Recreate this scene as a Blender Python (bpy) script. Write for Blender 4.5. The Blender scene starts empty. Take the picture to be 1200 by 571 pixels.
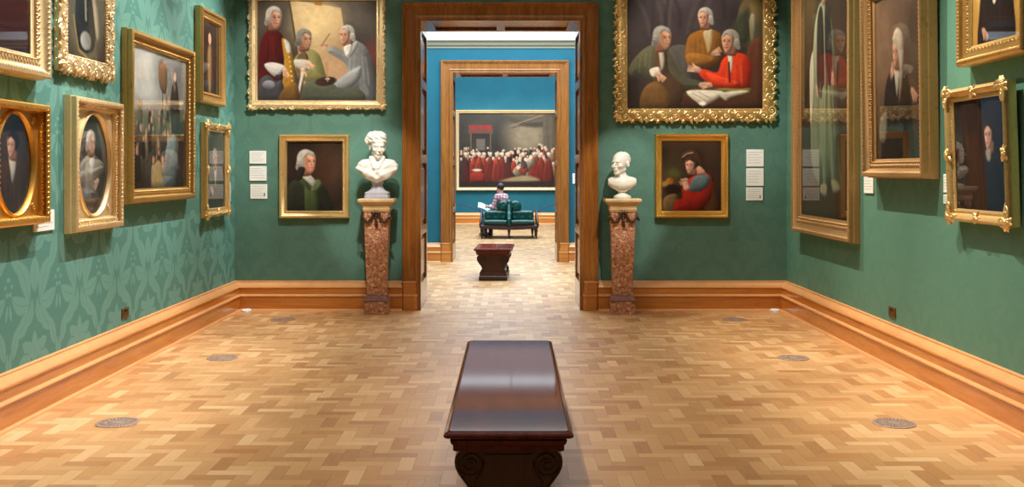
import bpy, math, random
import numpy as np
from mathutils import Vector
PI = math.pi
random.seed(7); rng = np.random.default_rng(7)
SC = bpy.context.scene
COL = SC.collection

# ------------------------------------------------------------------ helpers
def lin(r, g, b):
    f = lambda c: (c/12.92 if c <= .04045 else ((c+.055)/1.055)**2.4)
    return (f(r/255), f(g/255), f(b/255), 1)

def link(o, parent=None):
    COL.objects.link(o)
    if parent is not None: o.parent = parent
    return o

def tag(o, label=None, cat=None, group=None, kind=None):
    if label: o['label'] = label
    if cat: o['category'] = cat
    if group: o['group'] = group
    if kind: o['kind'] = kind
    return o

def thing(name, label, cat, loc=(0, 0, 0), rz=0, group=None):
    o = bpy.data.objects.new(name, None)
    o.empty_display_size = .1
    o.location = loc; o.rotation_euler = (0, 0, rz)
    link(o); tag(o, label, cat, group)
    return o

class MB:
    def __init__(s): s.v = []; s.f = []
    def add(s, vs, fs, M=None):
        k = len(s.v)
        if M is not None: vs = [M @ Vector(v) for v in vs]
        s.v.extend([tuple(v) for v in vs]); s.f.extend([tuple(i+k for i in f) for f in fs])
    def box(s, x0, x1, y0, y1, z0, z1, b=0):
        if b <= 0:
            vs = [(x, y, z) for z in (z0, z1) for y in (y0, y1) for x in (x0, x1)]
            s.add(vs, [(0, 2, 3, 1), (4, 5, 7, 6), (0, 1, 5, 4), (2, 6, 7, 3), (0, 4, 6, 2), (1, 3, 7, 5)])
        else:
            s.loft((x0+x1)/2, (y0+y1)/2, (x1-x0)/2, (y1-y0)/2, [(b, z0), (0, z0+b), (0, z1-b), (b, z1)], ch=b)
    def loft(s, cx, cy, hx, hy, prof, ch=.004):
        """stack of chamfered rectangles: prof = [(inset, z), ...] bottom to top, both ends capped"""
        k = len(s.v); n = 8
        for (i, z) in prof:
            a, b = max(hx-i, .001), max(hy-i, .001); c = min(ch, a*.9, b*.9)
            for (x, y) in ((a, -b+c), (a, b-c), (a-c, b), (-a+c, b), (-a, b-c), (-a, -b+c), (-a+c, -b), (a-c, -b)):
                s.v.append((cx+x, cy+y, z))
        m = len(prof)
        for j in range(m-1):
            for q in range(n):
                r = (q+1) % n
                s.f.append((k+j*n+q, k+j*n+r, k+(j+1)*n+r, k+(j+1)*n+q))
        s.f.append(tuple(k+q for q in reversed(range(n)))); s.f.append(tuple(k+(m-1)*n+q for q in range(n)))
    def lathe(s, prof, n=24, c=(0, 0, 0)):
        k = len(s.v)
        for (r, z) in prof:
            for q in range(n):
                a = 2*PI*q/n; s.v.append((c[0]+r*math.cos(a), c[1]+r*math.sin(a), c[2]+z))
        for j in range(len(prof)-1):
            for q in range(n):
                r = (q+1) % n
                s.f.append((k+j*n+q, k+j*n+r, k+(j+1)*n+r, k+(j+1)*n+q))
        s.f.append(tuple(k+q for q in reversed(range(n)))); m = len(prof)-1
        s.f.append(tuple(k+m*n+q for q in range(n)))
    def tube(s, pts, rad, n=6):
        pts = [Vector(p) for p in pts]; k = len(s.v); m = len(pts)
        if not hasattr(rad, '__len__'): rad = [rad]*m
        ref = None
        for i, p in enumerate(pts):
            t = (pts[min(i+1, m-1)]-pts[max(i-1, 0)])
            if t.length < 1e-9: t = Vector((0, 0, 1))
            t.normalize()
            if ref is None:
                ref = Vector((0, 1, 0)) if abs(t.y) < .8 else Vector((1, 0, 0))
            u = (ref-t*ref.dot(t)); u.normalize(); w = t.cross(u); ref = u
            for q in range(n):
                a = 2*PI*q/n; s.v.append(tuple(p+(u*math.cos(a)+w*math.sin(a))*rad[i]))
        for i in range(m-1):
            for q in range(n):
                r = (q+1) % n
                s.f.append((k+i*n+q, k+i*n+r, k+(i+1)*n+r, k+(i+1)*n+q))
        s.f.append(tuple(k+q for q in reversed(range(n)))); s.f.append(tuple(k+(m-1)*n+q for q in range(n)))
    def ell(s, c, r, n=10, m=6):
        k = len(s.v)
        s.v.append((c[0], c[1], c[2]-r[2]))
        for j in range(1, m):
            b = -PI/2+PI*j/m
            for q in range(n):
                a = 2*PI*q/n
                s.v.append((c[0]+r[0]*math.cos(b)*math.cos(a), c[1]+r[1]*math.cos(b)*math.sin(a), c[2]+r[2]*math.sin(b)))
        s.v.append((c[0], c[1], c[2]+r[2])); e = len(s.v)-1
        for q in range(n):
            r_ = (q+1) % n
            s.f.append((k, k+1+r_, k+1+q))
            for j in range(m-2):
                a = k+1+j*n
                s.f.append((a+q, a+r_, a+n+r_, a+n+q))
            a = k+1+(m-2)*n
            s.f.append((a+q, a+r_, e))
    def prism(s, poly, y0, y1, bev=0.0):
        """polygon in x,z extruded along y, small bevel on the -y face"""
        k = len(s.v); n = len(poly)
        cx = sum(p[0] for p in poly)/n; cz = sum(p[1] for p in poly)/n
        rings = [(y0, 1-bev), (y0+bev*.25, 1), (y1, 1)] if bev else [(y0, 1), (y1, 1)]
        for (y, sc) in rings:
            for (x, z) in poly: s.v.append((cx+(x-cx)*sc, y, cz+(z-cz)*sc))
        for j in range(len(rings)-1):
            for q in range(n):
                r = (q+1) % n
                s.f.append((k+j*n+q, k+j*n+r, k+(j+1)*n+r, k+(j+1)*n+q))
        s.f.append(tuple(k+q for q in reversed(range(n)))); m = len(rings)-1
        s.f.append(tuple(k+m*n+q for q in range(n)))
    def build(s, name, mat, parent=None, smooth=False, kind=None, label=None, fix=True):
        me = bpy.data.meshes.new(name); me.from_pydata(s.v, [], s.f); me.update()
        if fix:
            import bmesh
            bm = bmesh.new(); bm.from_mesh(me); bmesh.ops.recalc_face_normals(bm, faces=bm.faces); bm.to_mesh(me); bm.free()
        me.materials.append(mat)
        if smooth: me.polygons.foreach_set('use_smooth', [True]*len(me.polygons))
        if smooth == 'auto':
            try: me.set_sharp_from_angle(angle=math.radians(40))
            except Exception: pass
        o = bpy.data.objects.new(name, me); link(o, parent)
        if kind: o['kind'] = kind
        if label: o['label'] = label
        return o

def dup(root, loc, rz, label, group=None):
    r = root.copy(); COL.objects.link(r); r.location = loc; r.rotation_euler = (0, 0, rz); r['label'] = label
    if group: r['group'] = group
    for ch in list(root.children):
        c = ch.copy(); COL.objects.link(c); c.parent = r
        for g in list(ch.children):
            d = g.copy(); COL.objects.link(d); d.parent = c
    return r

# ------------------------------------------------------------------ node expressions
class NT:
    def __init__(s, name):
        s.m = bpy.data.materials.new(name); s.m.use_nodes = True
        s.t = s.m.node_tree; s.t.nodes.clear()
        s.out = s.t.nodes.new('ShaderNodeOutputMaterial')
        s.bsdf = s.t.nodes.new('ShaderNodeBsdfPrincipled')
        s.t.links.new(s.bsdf.outputs[0], s.out.inputs[0])
    def node(s, typ, **kw):
        n = s.t.nodes.new(typ)
        for k, v in kw.items(): setattr(n, k, v)
        return n
    def ln(s, a, b):
        if isinstance(a, X): a = a.s
        s.t.links.new(a, b)
    def val(s, v): return v
    def math(s, op, *a):
        n = s.node('ShaderNodeMath', operation=op)
        for i, v in enumerate(a):
            if isinstance(v, X): s.ln(v.s, n.inputs[i])
            else: n.inputs[i].default_value = v
        return X(s, n.outputs[0])
    def pos(s, kind='world'):
        if kind == 'world': o = s.node('ShaderNodeNewGeometry').outputs['Position']
        else: o = s.node('ShaderNodeTexCoord').outputs[kind]
        return o
    def xyz(s, v):
        n = s.node('ShaderNodeSeparateXYZ'); s.ln(v, n.inputs[0])
        return [X(s, o) for o in n.outputs]
    def comb(s, x, y, z):
        n = s.node('ShaderNodeCombineXYZ')
        for i, v in enumerate((x, y, z)):
            if isinstance(v, X): s.ln(v.s, n.inputs[i])
            else: n.inputs[i].default_value = v
        return n.outputs[0]
    def noise(s, vec, scale, detail=4, rough=.55, dist=0):
        n = s.node('ShaderNodeTexNoise'); s.ln(vec, n.inputs['Vector'])
        n.inputs['Scale'].default_value = scale; n.inputs['Detail'].default_value = detail
        n.inputs['Roughness'].default_value = rough; n.inputs['Distortion'].default_value = dist
        return X(s, n.outputs[0])
    def white(s, vec):
        n = s.node('ShaderNodeTexWhiteNoise', noise_dimensions='3D'); s.ln(vec, n.inputs['Vector'])
        return X(s, n.outputs['Value'])
    def ramp(s, fac, stops):
        n = s.node('ShaderNodeValToRGB'); s.ln(fac, n.inputs[0])
        e = n.color_ramp.elements
        while len(e) < len(stops): e.new(.5)
        for i, (p, c) in enumerate(stops): e[i].position = p; e[i].color = c
        return n.outputs[0]
    def mix(s, fac, a, b, blend='MIX'):
        n = s.node('ShaderNodeMix', data_type='RGBA', blend_type=blend)
        for i, v in ((0, fac), (6, a), (7, b)):
            if isinstance(v, X): s.ln(v.s, n.inputs[i])
            elif isinstance(v, bpy.types.NodeSocket): s.ln(v, n.inputs[i])
            else: n.inputs[i].default_value = v
        return n.outputs[2]
    def bump(s, h, strength=.3, dist=.01):
        n = s.node('ShaderNodeBump'); s.ln(h, n.inputs['Height'])
        n.inputs['Strength'].default_value = strength; n.inputs['Distance'].default_value = dist
        s.ln(n.outputs[0], s.bsdf.inputs['Normal'])
    def set(s, **kw):
        for k, v in kw.items():
            i = s.bsdf.inputs[k.replace('_', ' ')]
            if isinstance(v, X): s.ln(v.s, i)
            elif isinstance(v, bpy.types.NodeSocket): s.ln(v, i)
            else: i.default_value = v
        return s

class X:
    def __init__(s, nt, sock): s.n = nt; s.s = sock
    def __add__(s, o): return s.n.math('ADD', s, o)
    __radd__ = __add__
    def __sub__(s, o): return s.n.math('SUBTRACT', s, o)
    def __rsub__(s, o): return s.n.math('SUBTRACT', o, s)
    def __mul__(s, o): return s.n.math('MULTIPLY', s, o)
    __rmul__ = __mul__
    def __truediv__(s, o): return s.n.math('DIVIDE', s, o)
    def floor(s): return s.n.math('FLOOR', s)
    def mod(s, o): return s.n.math('FLOORED_MODULO', s, o)
    def abs(s): return s.n.math('ABSOLUTE', s)
    def min(s, o): return s.n.math('MINIMUM', s, o)
    def max(s, o): return s.n.math('MAXIMUM', s, o)
    def sin(s): return s.n.math('SINE', s)
    def lt(s, o): return s.n.math('LESS_THAN', s, o)
    def gt(s, o): return s.n.math('GREATER_THAN', s, o)
    def step(s, a, b):
        n = s.n.node('ShaderNodeMapRange', interpolation_type='SMOOTHSTEP')
        s.n.ln(s.s, n.inputs[0]); n.inputs[1].default_value = a; n.inputs[2].default_value = b
        return X(s.n, n.outputs[0])

# ------------------------------------------------------------------ materials
def m_simple(name, c, rough=.5, metal=0, spec=.5, noise=0, nscale=8, coat=0):
    t = NT(name)
    if noise:
        f = t.noise(t.pos('Object'), nscale, 5)
        d = tuple(max(0, v*(1-noise)) for v in c[:3])+(1,); e = tuple(min(1, v*(1+noise)) for v in c[:3])+(1,)
        t.set(Base_Color=t.ramp(f, [(.3, d), (.7, e)]))
    else: t.set(Base_Color=c)
    t.set(Roughness=rough, Metallic=metal, Specular_IOR_Level=spec)
    if coat: t.set(Coat_Weight=coat, Coat_Roughness=.12)
    return t.m

def m_floor():
    t = NT('oak_parquet'); L = 3; w = .083
    p = t.xyz(t.pos()); x = p[0]*(1/w)+.37; y = p[1]*(1/w)+.2
    i = x.floor(); j = y.floor(); k = (i-j).mod(2*L)
    hor = k.lt(L-.5); ver = 1-hor
    vy = j-((2*L-1)-k)
    idx = hor*(i-k)+ver*i; idy = hor*j+ver*vy
    s = hor*(x-(i-k))+ver*(y-vy); u = hor*(y-j)+ver*(x-i)
    r1 = t.white(t.comb(idx, idy, hor)); r2 = t.white(t.comb(idx+31.7, idy*1.3, hor+5))
    g = t.noise(t.comb(s*.9+r1*40, u*7+r2*30, r1*9), 1.3, 5, .6, .6)
    big = t.noise(t.pos(), .55, 2)
    f = r1*.62+g*.36+(big-.5)*.12
    c = t.ramp(f, [(.10, lin(168, 118, 74)), (.30, lin(196, 148, 98)), (.6, lin(210, 164, 112)), (.9, lin(232, 194, 146))])
    gap = u.min(1-u).min(s.min(L-s)).step(.0, .035)
    warm = t.mix(r2.step(.75, 1.0)*.5, c, lin(176, 112, 58))
    c2 = t.mix((1-gap)*.45, warm, lin(110, 66, 30))
    t.set(Base_Color=c2, Roughness=g*.14+.30, Specular_IOR_Level=.5)
    t.bump(gap*.4+g*.1, .12, .002)
    return t.m

def m_damask(name, base, hi, axis, amt=.75):
    """figured silk: woven leaf motif a little lighter and glossier than the ground"""
    t = NT(name); p = t.xyz(t.pos()); u0 = p[axis]; v0 = p[2]
    P = .71; Q = 1.06
    a = ((u0+(-6.83+P*.5 if axis == 1 else P*.25)).mod(P)-P*.5).abs()      # mirrored half motif, 0 on its axis
    v = (v0-.69+Q*.5).mod(Q)-Q*.5
    wob = (t.noise(t.comb(a, v, 1), 14, 2)-.5)*.05
    def leaf(cx, cy, ang, l, w, vein=1, hook=0):
        ca, sa = math.cos(math.radians(ang)), math.sin(math.radians(ang))
        dx = a-cx; dy = v-cy
        s = dx*ca+dy*sa; q = dy*ca-dx*sa
        if hook: q = q-s*s*hook
        q = q.abs(); sn = s*(1/l)
        e = 1-sn*sn-q*(1/w)+wob*1.5
        if vein:
            rib = ((s+q*1.1)*(2*PI/.034)).sin()*.22*(q*(1/w)).min(1)
            mid = (q*(1/.006)).min(1)
            e = e.min(mid*2-.6)-rib.abs()*.9
        return e.step(0, .18)
    parts = [leaf(.14, .20, 58, .19, .085, 1, -1.2), leaf(.20, .03, 14, .14, .075, 1, 2.2), leaf(.16, -.11, -42, .16, .07, 1, 2.5),
             leaf(.055, -.05, -62, .12, .045, 1, 3), leaf(.0, .22, 90, .13, .085, 1), leaf(.27, -.20, -70, .12, .055),
             leaf(.05, -.28, 60, .075, .05, 0), leaf(.12, -.25, 30, .06, .045, 0), leaf(.0, -.22, 90, .07, .04, 0), leaf(.11, -.34, 10, .065, .045, 0),
             leaf(.0, -.37, 90, .08, .045, 1), leaf(.18, -.37, -60, .10, .05), leaf(.28, .36, 70, .14, .065), leaf(.07, .43, 30, .10, .06), leaf(.19, .47, -20, .11, .055),
             leaf(.335, .12, 90, .02, .02, 0), leaf(.315, .17, 90, .018, .018, 0), leaf(.345, .215, 90, .018, .018, 0), leaf(.33, .0, 80, .06, .018, 0), leaf(.335, -.32, 90, .08, .02, 0)]
    m = parts[0]
    for q in parts[1:]: m = m.max(q)
    weave = t.noise(t.comb(u0*1.0, v0*.12, 0), 260, 2)
    cloud = t.noise(t.pos(), 1.7, 3)
    fac = (m*amt+(weave-.5)*.35+(cloud-.5)*.35).max(0).min(1)
    t.set(Base_Color=t.mix(fac, base, hi), Roughness=.62-m*.14, Specular_IOR_Level=.3)
    t.bump(weave, .1, .001)
    return t.m

def m_wood(name, dark, mid, light, axis=0, rough=.35, scale=1.0, coat=0.0, spec=.5):
    t = NT(name); p = t.xyz(t.pos('Object'))
    st = [9.0, 9.0, 9.0]; st[axis] = .7
    v = t.comb(p[0]*st[0]*scale, p[1]*st[1]*scale, p[2]*st[2]*scale)
    g = t.noise(v, 2.2, 6, .62, .8); h = t.noise(v, 9, 3)
    t.set(Base_Color=t.ramp(g*.75+h*.25, [(.28, dark), (.5, mid), (.74, light)]), Roughness=rough, Specular_IOR_Level=spec)
    if coat: t.set(Coat_Weight=coat, Coat_Roughness=.15)
    return t.m

def m_gold(name, c, dark, rough=.33, metal=.78, sc=30):
    t = NT(name); o = t.pos('Object')
    f = t.noise(o, sc, 5, .65); g = t.noise(o, 4, 3)
    t.set(Base_Color=t.ramp(f*.6+g*.4, [(.22, dark), (.42, c), (.8, tuple(min(1, v*1.18) for v in c[:3])+(1,))]), Metallic=metal, Roughness=rough)
    t.bump(f, .15, .004)
    return t.m

def m_breccia():
    t = NT('breccia_marble'); o = t.pos('Object')
    n = t.node('ShaderNodeTexNoise'); t.ln(o, n.inputs['Vector']); n.inputs['Scale'].default_value = 9; n.inputs['Detail'].default_value = 4
    va = t.node('ShaderNodeVectorMath', operation='MULTIPLY_ADD'); t.ln(n.outputs['Color'], va.inputs[0]); va.inputs[1].default_value = (.06, .06, .06); t.ln(o, va.inputs[2])
    vo = t.node('ShaderNodeTexVoronoi'); t.ln(va.outputs[0], vo.inputs['Vector']); vo.inputs['Scale'].default_value = 52
    cr = t.node('ShaderNodeSeparateColor'); t.ln(vo.outputs['Color'], cr.inputs[0])
    vo2 = t.node('ShaderNodeTexVoronoi', feature='DISTANCE_TO_EDGE'); t.ln(va.outputs[0], vo2.inputs['Vector']); vo2.inputs['Scale'].default_value = 52
    c = t.ramp(X(t, cr.outputs[0]), [(.0, lin(128, 72, 54)), (.3, lin(178, 116, 88)), (.55, lin(206, 156, 124)), (.8, lin(158, 98, 74)), (.95, lin(226, 194, 160))])
    e = X(t, vo2.outputs['Distance']).step(.0, .10)
    t.set(Base_Color=t.mix((1-e)*.6, c, lin(205, 150, 116)), Roughness=.3)
    return t.m

def m_glass():
    t = NT('picture_glass'); t.t.nodes.remove(t.bsdf)
    fr = t.node('ShaderNodeFresnel'); fr.inputs[0].default_value = 1.62
    bf = t.node('ShaderNodeNewGeometry').outputs['Backfacing']; fac = X(t, fr.outputs[0])*(1-X(t, bf))
    tr = t.node('ShaderNodeBsdfTransparent'); gl = t.node('ShaderNodeBsdfGlossy'); gl.inputs['Roughness'].default_value = .0
    mx = t.node('ShaderNodeMixShader'); t.ln(fac, mx.inputs[0]); t.ln(tr.outputs[0], mx.inputs[1]); t.ln(gl.outputs[0], mx.inputs[2])
    t.ln(mx.outputs[0], t.out.inputs[0])
    return t.m

def m_canvas():
    t = NT('oil_paint'); a = t.node('ShaderNodeVertexColor'); a.layer_name = 'paint'
    w = t.noise(t.pos('Object'), 160, 3)
    t.set(Base_Color=a.outputs[0], Roughness=.55, Specular_IOR_Level=.2); t.bump(w, .08, .002)
    return t.m

M = {}
M['floor'] = m_floor()
M['green_side'] = m_damask('green_damask', lin(78, 128, 119), lin(106, 154, 145), 1, .7)
M['green_right'] = m_damask('green_damask_no_sheen', lin(84, 130, 113), lin(94, 139, 121), 1, .16)  # same damask, motif flattened in colour where no raking sheen shows it
M['green_back'] = m_damask('green_damask_faint', lin(80, 120, 107), lin(92, 132, 118), 0, .4)  # same damask, weaker sheen put into the colour as a fainter motif
M['teal'] = m_simple('teal_cloth', lin(10, 92, 108), .8, noise=.08, nscale=3)
M['white'] = m_simple('white_plaster', lin(236, 234, 232), .8)
M['oak'] = m_wood('oak_upright', lin(112, 64, 24), lin(146, 90, 36), lin(174, 114, 52), 2, .26, coat=.4)
M['oak_x'] = m_wood('oak_across', lin(168, 96, 36), lin(194, 120, 48), lin(208, 136, 62), 0, .22, coat=.5)
M['oak_y'] = m_wood('oak_along', lin(168, 96, 36), lin(194, 120, 48), lin(208, 136, 62), 1, .22, coat=.5)
M['oak_lit_edge'] = m_simple('pale_oak_lit_edge', lin(220, 160, 104), .28, noise=.08, nscale=6)  # pale oak with the highlight of the ledges put into its colour
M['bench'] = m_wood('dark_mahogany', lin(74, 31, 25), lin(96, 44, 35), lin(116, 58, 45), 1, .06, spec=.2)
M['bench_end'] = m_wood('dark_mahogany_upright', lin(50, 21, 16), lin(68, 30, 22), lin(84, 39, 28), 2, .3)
M['recess'] = m_gold('gilt_shadowed_ground', lin(128, 88, 42), lin(56, 34, 16), .5, .5)
M['gold'] = m_gold('gilt_bright', lin(236, 204, 142), lin(126, 90, 46))
M['gold_pale'] = m_gold('gilt_pale', lin(228, 200, 152), lin(138, 106, 64), .42, .6)
M['gold_dark'] = m_gold('gilt_dark', lin(200, 162, 98), lin(104, 74, 38), .38)
M['gold_brown'] = m_gold('gilt_brown', lin(178, 142, 94), lin(92, 66, 40), .4, .55)
M['gold_deep'] = m_gold('gilt_deep', lin(222, 170, 82), lin(124, 78, 26), .36)
M['marble'] = m_simple('white_marble', lin(232, 230, 220), .4, noise=.05, nscale=12)
M['marble_grey'] = m_simple('grey_marble', lin(176, 176, 186), .4, noise=.12, nscale=14)
M['breccia'] = m_breccia()
M['stone_tan'] = m_simple('tan_marble', lin(206, 172, 122), .4, noise=.12, nscale=10)
M['mauve'] = m_simple('mauve_marble', lin(140, 100, 96), .3, noise=.2, nscale=25)
M['bronze'] = m_simple('dark_bronze', lin(84, 62, 44), .4, .7, noise=.2)
M['brass'] = m_simple('aged_brass', lin(122, 92, 48), .4, .8, noise=.15, nscale=20)
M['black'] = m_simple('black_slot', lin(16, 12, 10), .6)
M['steel'] = m_simple('brushed_steel', lin(176, 152, 140), .45, .45, noise=.2, nscale=30)
M['card'] = m_simple('white_card', lin(232, 234, 230), .6)
M['ink'] = m_simple('grey_ink', lin(172, 176, 172), .7)
M['ink_dark'] = m_simple('black_ink', lin(40, 40, 42), .7)
M['leather'] = m_simple('green_leather', lin(14, 70, 62), .28, noise=.2, nscale=9)
M['sofa_wood'] = m_simple('sofa_walnut', lin(54, 26, 22), .3, noise=.25, nscale=12)
M['rope'] = m_simple('blue_rope', lin(52, 66, 110), .7)
M['skin'] = m_simple('skin', lin(206, 152, 128), .5)
M['hair'] = m_simple('dark_hair', lin(40, 28, 28), .5, noise=.2, nscale=60)
M['jeans'] = m_simple('blue_jeans', lin(96, 128, 150), .8)
M['paper'] = m_simple('pale_blue_paper', lin(190, 222, 234), .6)
M['glass'] = m_glass()
M['paint'] = m_canvas()
def m_plaid():
    t = NT('pink_check_cloth'); p = t.xyz(t.pos('Object'))
    a = (p[0]*90).sin().gt(.55); b = (p[2]*90).sin().gt(.55)
    t.set(Base_Color=t.mix(a.max(b)*.75, lin(222, 186, 192), lin(158, 84, 96)), Roughness=.8)
    return t.m
M['plaid'] = m_plaid()
# ------------------------------------------------------------------ the setting
WX0, WX1, WY = -3.178, 3.163, 11.77           # room with green silk walls
DX0, DX1, DZ = -1.04, .79, 3.32               # doorway opening
D2 = -.008                                    # second doorway sits a touch further right
Y2A, Y2B, Y3A, Y3B = 12.62, 17.95, 18.85, 30.8
CEIL1, CEIL2, CEIL3 = 5.6, 4.7, 6.2

M['frieze'] = m_simple('mauve_plaster', lin(168, 152, 150), .8)
t_ = NT('daylight_glass'); t_.set(Base_Color=(.8, .85, .9, 1), Emission_Color=(.86, .92, 1, 1), Emission_Strength=1.5); M['daylight'] = t_.m
def plane_box(name, x0, x1, y0, y1, z0, z1, mat, kind='structure'):
    b = MB(); b.box(x0, x1, y0, y1, z0, z1); return b.build(name, mat, kind=kind)

plane_box('floor', -6, 6, -4, 31.2, -.1, 0, M['floor'])
plane_box('ceiling', WX0-.1, WX1+.1, -4, Y2A-.1, CEIL1, CEIL1+.1, M['white'])
plane_box('wall_left', WX0-.1, WX0, -4, WY+.1, 0, CEIL1, M['green_side'])
plane_box('wall_right', WX1, WX1+.1, -4, WY+.1, 0, CEIL1, M['green_right'])
plane_box('wall_front', WX0, WX1, -4.1, -4, 0, CEIL1, M['green_back'])

def door_wall(name, x0, x1, y0, y1, z1, mat, dx=0, ztop=None):
    b = MB()
    b.box(x0, DX0-.03+dx, y0, y1, 0, z1); b.box(DX1+.03+dx, x1, y0, y1, 0, z1); b.box(DX0-.03+dx, DX1+.03+dx, y0, y1, DZ+.03, z1)
    return b.build(name, mat, kind='structure')
door_wall('wall_back', WX0, WX1, WY, WY+.1, CEIL1, M['green_back'])
door_wall('wall_blue_near', -5.5, 5.5, Y2A-.1, Y2A, CEIL2, M['teal'])
door_wall('wall_blue_far', -5.5, 5.5, Y2B, Y2B+.1, 3.80, M['teal'], -D2*2)
plane_box('wall_blue_far_frieze', -5.5, 5.5, Y2B, Y2B+.1, 3.80, CEIL2, M['white'])
door_wall('wall_gallery_near', -5.5, 5.5, Y3A-.1, Y3A, CEIL3, M['teal'], -D2*2)
plane_box('wall_blue_left', -5.6, -5.5, Y2A-.1, Y2B+.1, 0, CEIL2, M['teal'])
plane_box('wall_blue_right', 5.5, 5.6, Y2A-.1, Y2B+.1, 0, CEIL2, M['teal'])
plane_box('ceiling_blue_room', -5.6, 5.6, Y2A-.1, Y2B+.1, CEIL2, CEIL2+.1, M['white'])
plane_box('wall_gallery_left', -5.6, -5.5, Y3A-.1, 31, 0, CEIL3, M['teal'])
plane_box('wall_gallery_right', 5.5, 5.6, Y3A-.1, 31, 0, CEIL3, M['teal'])
plane_box('wall_gallery_far', -5.5, 5.5, Y3B, Y3B+.1, 0, 4.6, M['teal'])
plane_box('wall_gallery_frieze', -5.5, 5.5, Y3B, Y3B+.1, 4.6, CEIL3, M['frieze'])
b = MB(); b.box(-3.2, 3.2, Y3B-.02, Y3B, 5.56, 5.76); wn = b.build('window_1', M['daylight'], kind='structure')
b = MB()
for i in range(3): b.box(-3.2+3.2*i-.02, -3.2+3.2*i+.02, Y3B-.05, Y3B-.019, 5.54, 5.78)
for z in (5.55, 5.77): b.box(-3.24, 3.24, Y3B-.05, Y3B-.001, z-.02, z+.02)
b.build('window_frame', M['white'], wn)
plane_box('ceiling_gallery', -5.6, 5.6, Y3A-.1, 31, CEIL3, CEIL3+.1, M['white'])

# skirting: profile (projection from wall, height)
SK = [(0, 0), (.104, 0), (.103, .008), (.098, .015), (.090, .019), (.082, .021), (.082, .156), (.087, .158), (.092, .161), (.0945, .166), (.0945, .171), (.092, .176), (.086, .180), (.077, .183), (.070, .187), (.068, .250), (.075, .254), (.075, .260), (.064, .266),
      (.061, .272), (.057, .280), (.051, .288), (.043, .296), (.035, .303), (.028, .309), (.023, .315), (.020, .318), (.022, .328), (.018, .334), (.0, .335)]
def skirting(name, pts, mat, closed_ends=True, prof=SK):
    """pts: polyline of the wall line, room on the LEFT of the walking direction"""
    n = len(pts); P = [Vector((p[0], p[1], 0)) for p in pts]; b = MB()
    nr = []
    for i in range(n):
        a = []
        if i > 0: t = (P[i]-P[i-1]).normalized(); a.append(Vector((-t.y, t.x, 0)))
        if i < n-1: t = (P[i+1]-P[i]).normalized(); a.append(Vector((-t.y, t.x, 0)))
        if len(a) == 2:
            m = (a[0]+a[1]).normalized(); nr.append(m/max(.3, m.dot(a[0])))
        else: nr.append(a[0])
    m = len(prof)
    for i in range(n):
        for (o, z) in prof: b.v.append(tuple(P[i]+nr[i]*o+Vector((0, 0, z))))
    for i in range(n-1):
        for j in range(m-1):
            b.f.append((i*m+j, (i+1)*m+j, (i+1)*m+j+1, i*m+j+1))
    b.f.append(tuple(range(m))); b.f.append(tuple((n-1)*m+j for j in reversed(range(m))))
    o = b.build(name, mat, kind='structure', smooth='auto'); o.data.materials.append(M['oak_lit_edge'])
    for p in o.data.polygons:                             # bead, capping and floor fillet paler: their lit edges put into the oak colour
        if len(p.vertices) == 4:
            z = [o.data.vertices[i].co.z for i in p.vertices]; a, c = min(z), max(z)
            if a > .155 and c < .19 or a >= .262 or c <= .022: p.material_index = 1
    return o
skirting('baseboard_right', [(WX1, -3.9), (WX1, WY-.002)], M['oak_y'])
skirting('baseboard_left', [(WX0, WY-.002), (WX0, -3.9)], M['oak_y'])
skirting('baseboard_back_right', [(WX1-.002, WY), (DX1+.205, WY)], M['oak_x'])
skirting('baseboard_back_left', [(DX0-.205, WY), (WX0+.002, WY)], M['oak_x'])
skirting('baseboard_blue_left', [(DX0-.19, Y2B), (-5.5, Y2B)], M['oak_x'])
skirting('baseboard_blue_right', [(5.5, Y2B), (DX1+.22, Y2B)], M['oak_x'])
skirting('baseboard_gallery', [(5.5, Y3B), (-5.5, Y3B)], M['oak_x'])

def architrave(name, dx, yw, side):
    """moulded surround standing out from the wall face towards the camera (side -1)"""
    prof = [(.208, 0), (.208, .062), (.198, .075), (.186, .075), (.178, .062), (.165, .058), (.160, .048), (.150, .046), (.146, .040),
            (.062, .034), (.056, .048), (.044, .050), (.030, .040), (.022, .036), (.012, .036), (.006, .046), (-.004, .046), (-.006, .0)]
    b = MB(); m = len(prof)
    for (cx, cz, sx, sz) in ((DX0+dx, 0, -1, 0), (DX0+dx, DZ, -1, 1), (DX1+dx, DZ, 1, 1), (DX1+dx, 0, 1, 0)):
        for (o, h) in prof: b.v.append((cx+sx*o, yw+side*h, cz+sz*o))
    for i in range(3):
        for j in range(m-1): b.f.append((i*m+j, (i+1)*m+j, (i+1)*m+j+1, i*m+j+1))
    o = b.build(name, M['oak'], kind='structure')
    k = MB(); q = MB()                                    # plinth blocks the skirting mouldings run onto
    for (s, xe) in ((-1, DX0+dx), (1, DX1+dx)):
        for (z0, z1, pr, inn) in ((0, .165, .092, .035), (.165, .185, .100, .03), (.185, .262, .084, .045), (.262, .318, .082, .05), (.318, .335, .090, .045)):
            xa, xb = xe+s*inn, xe+s*.215
            (q if z1-z0 < .03 else k).loft((xa+xb)/2, yw+side*pr/2, abs(xb-xa)/2, pr/2+.001, [(0, z0), (0, z1)], ch=.03)
    k.build('plinth_block', M['oak_x'], o, kind='structure'); q.build('plinth_bead', M['oak_lit_edge'], o, kind='structure')
    return o
architrave('trim_1', 0, WY, -1)
architrave('trim_2', -D2*2, Y2B, -1)

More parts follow.
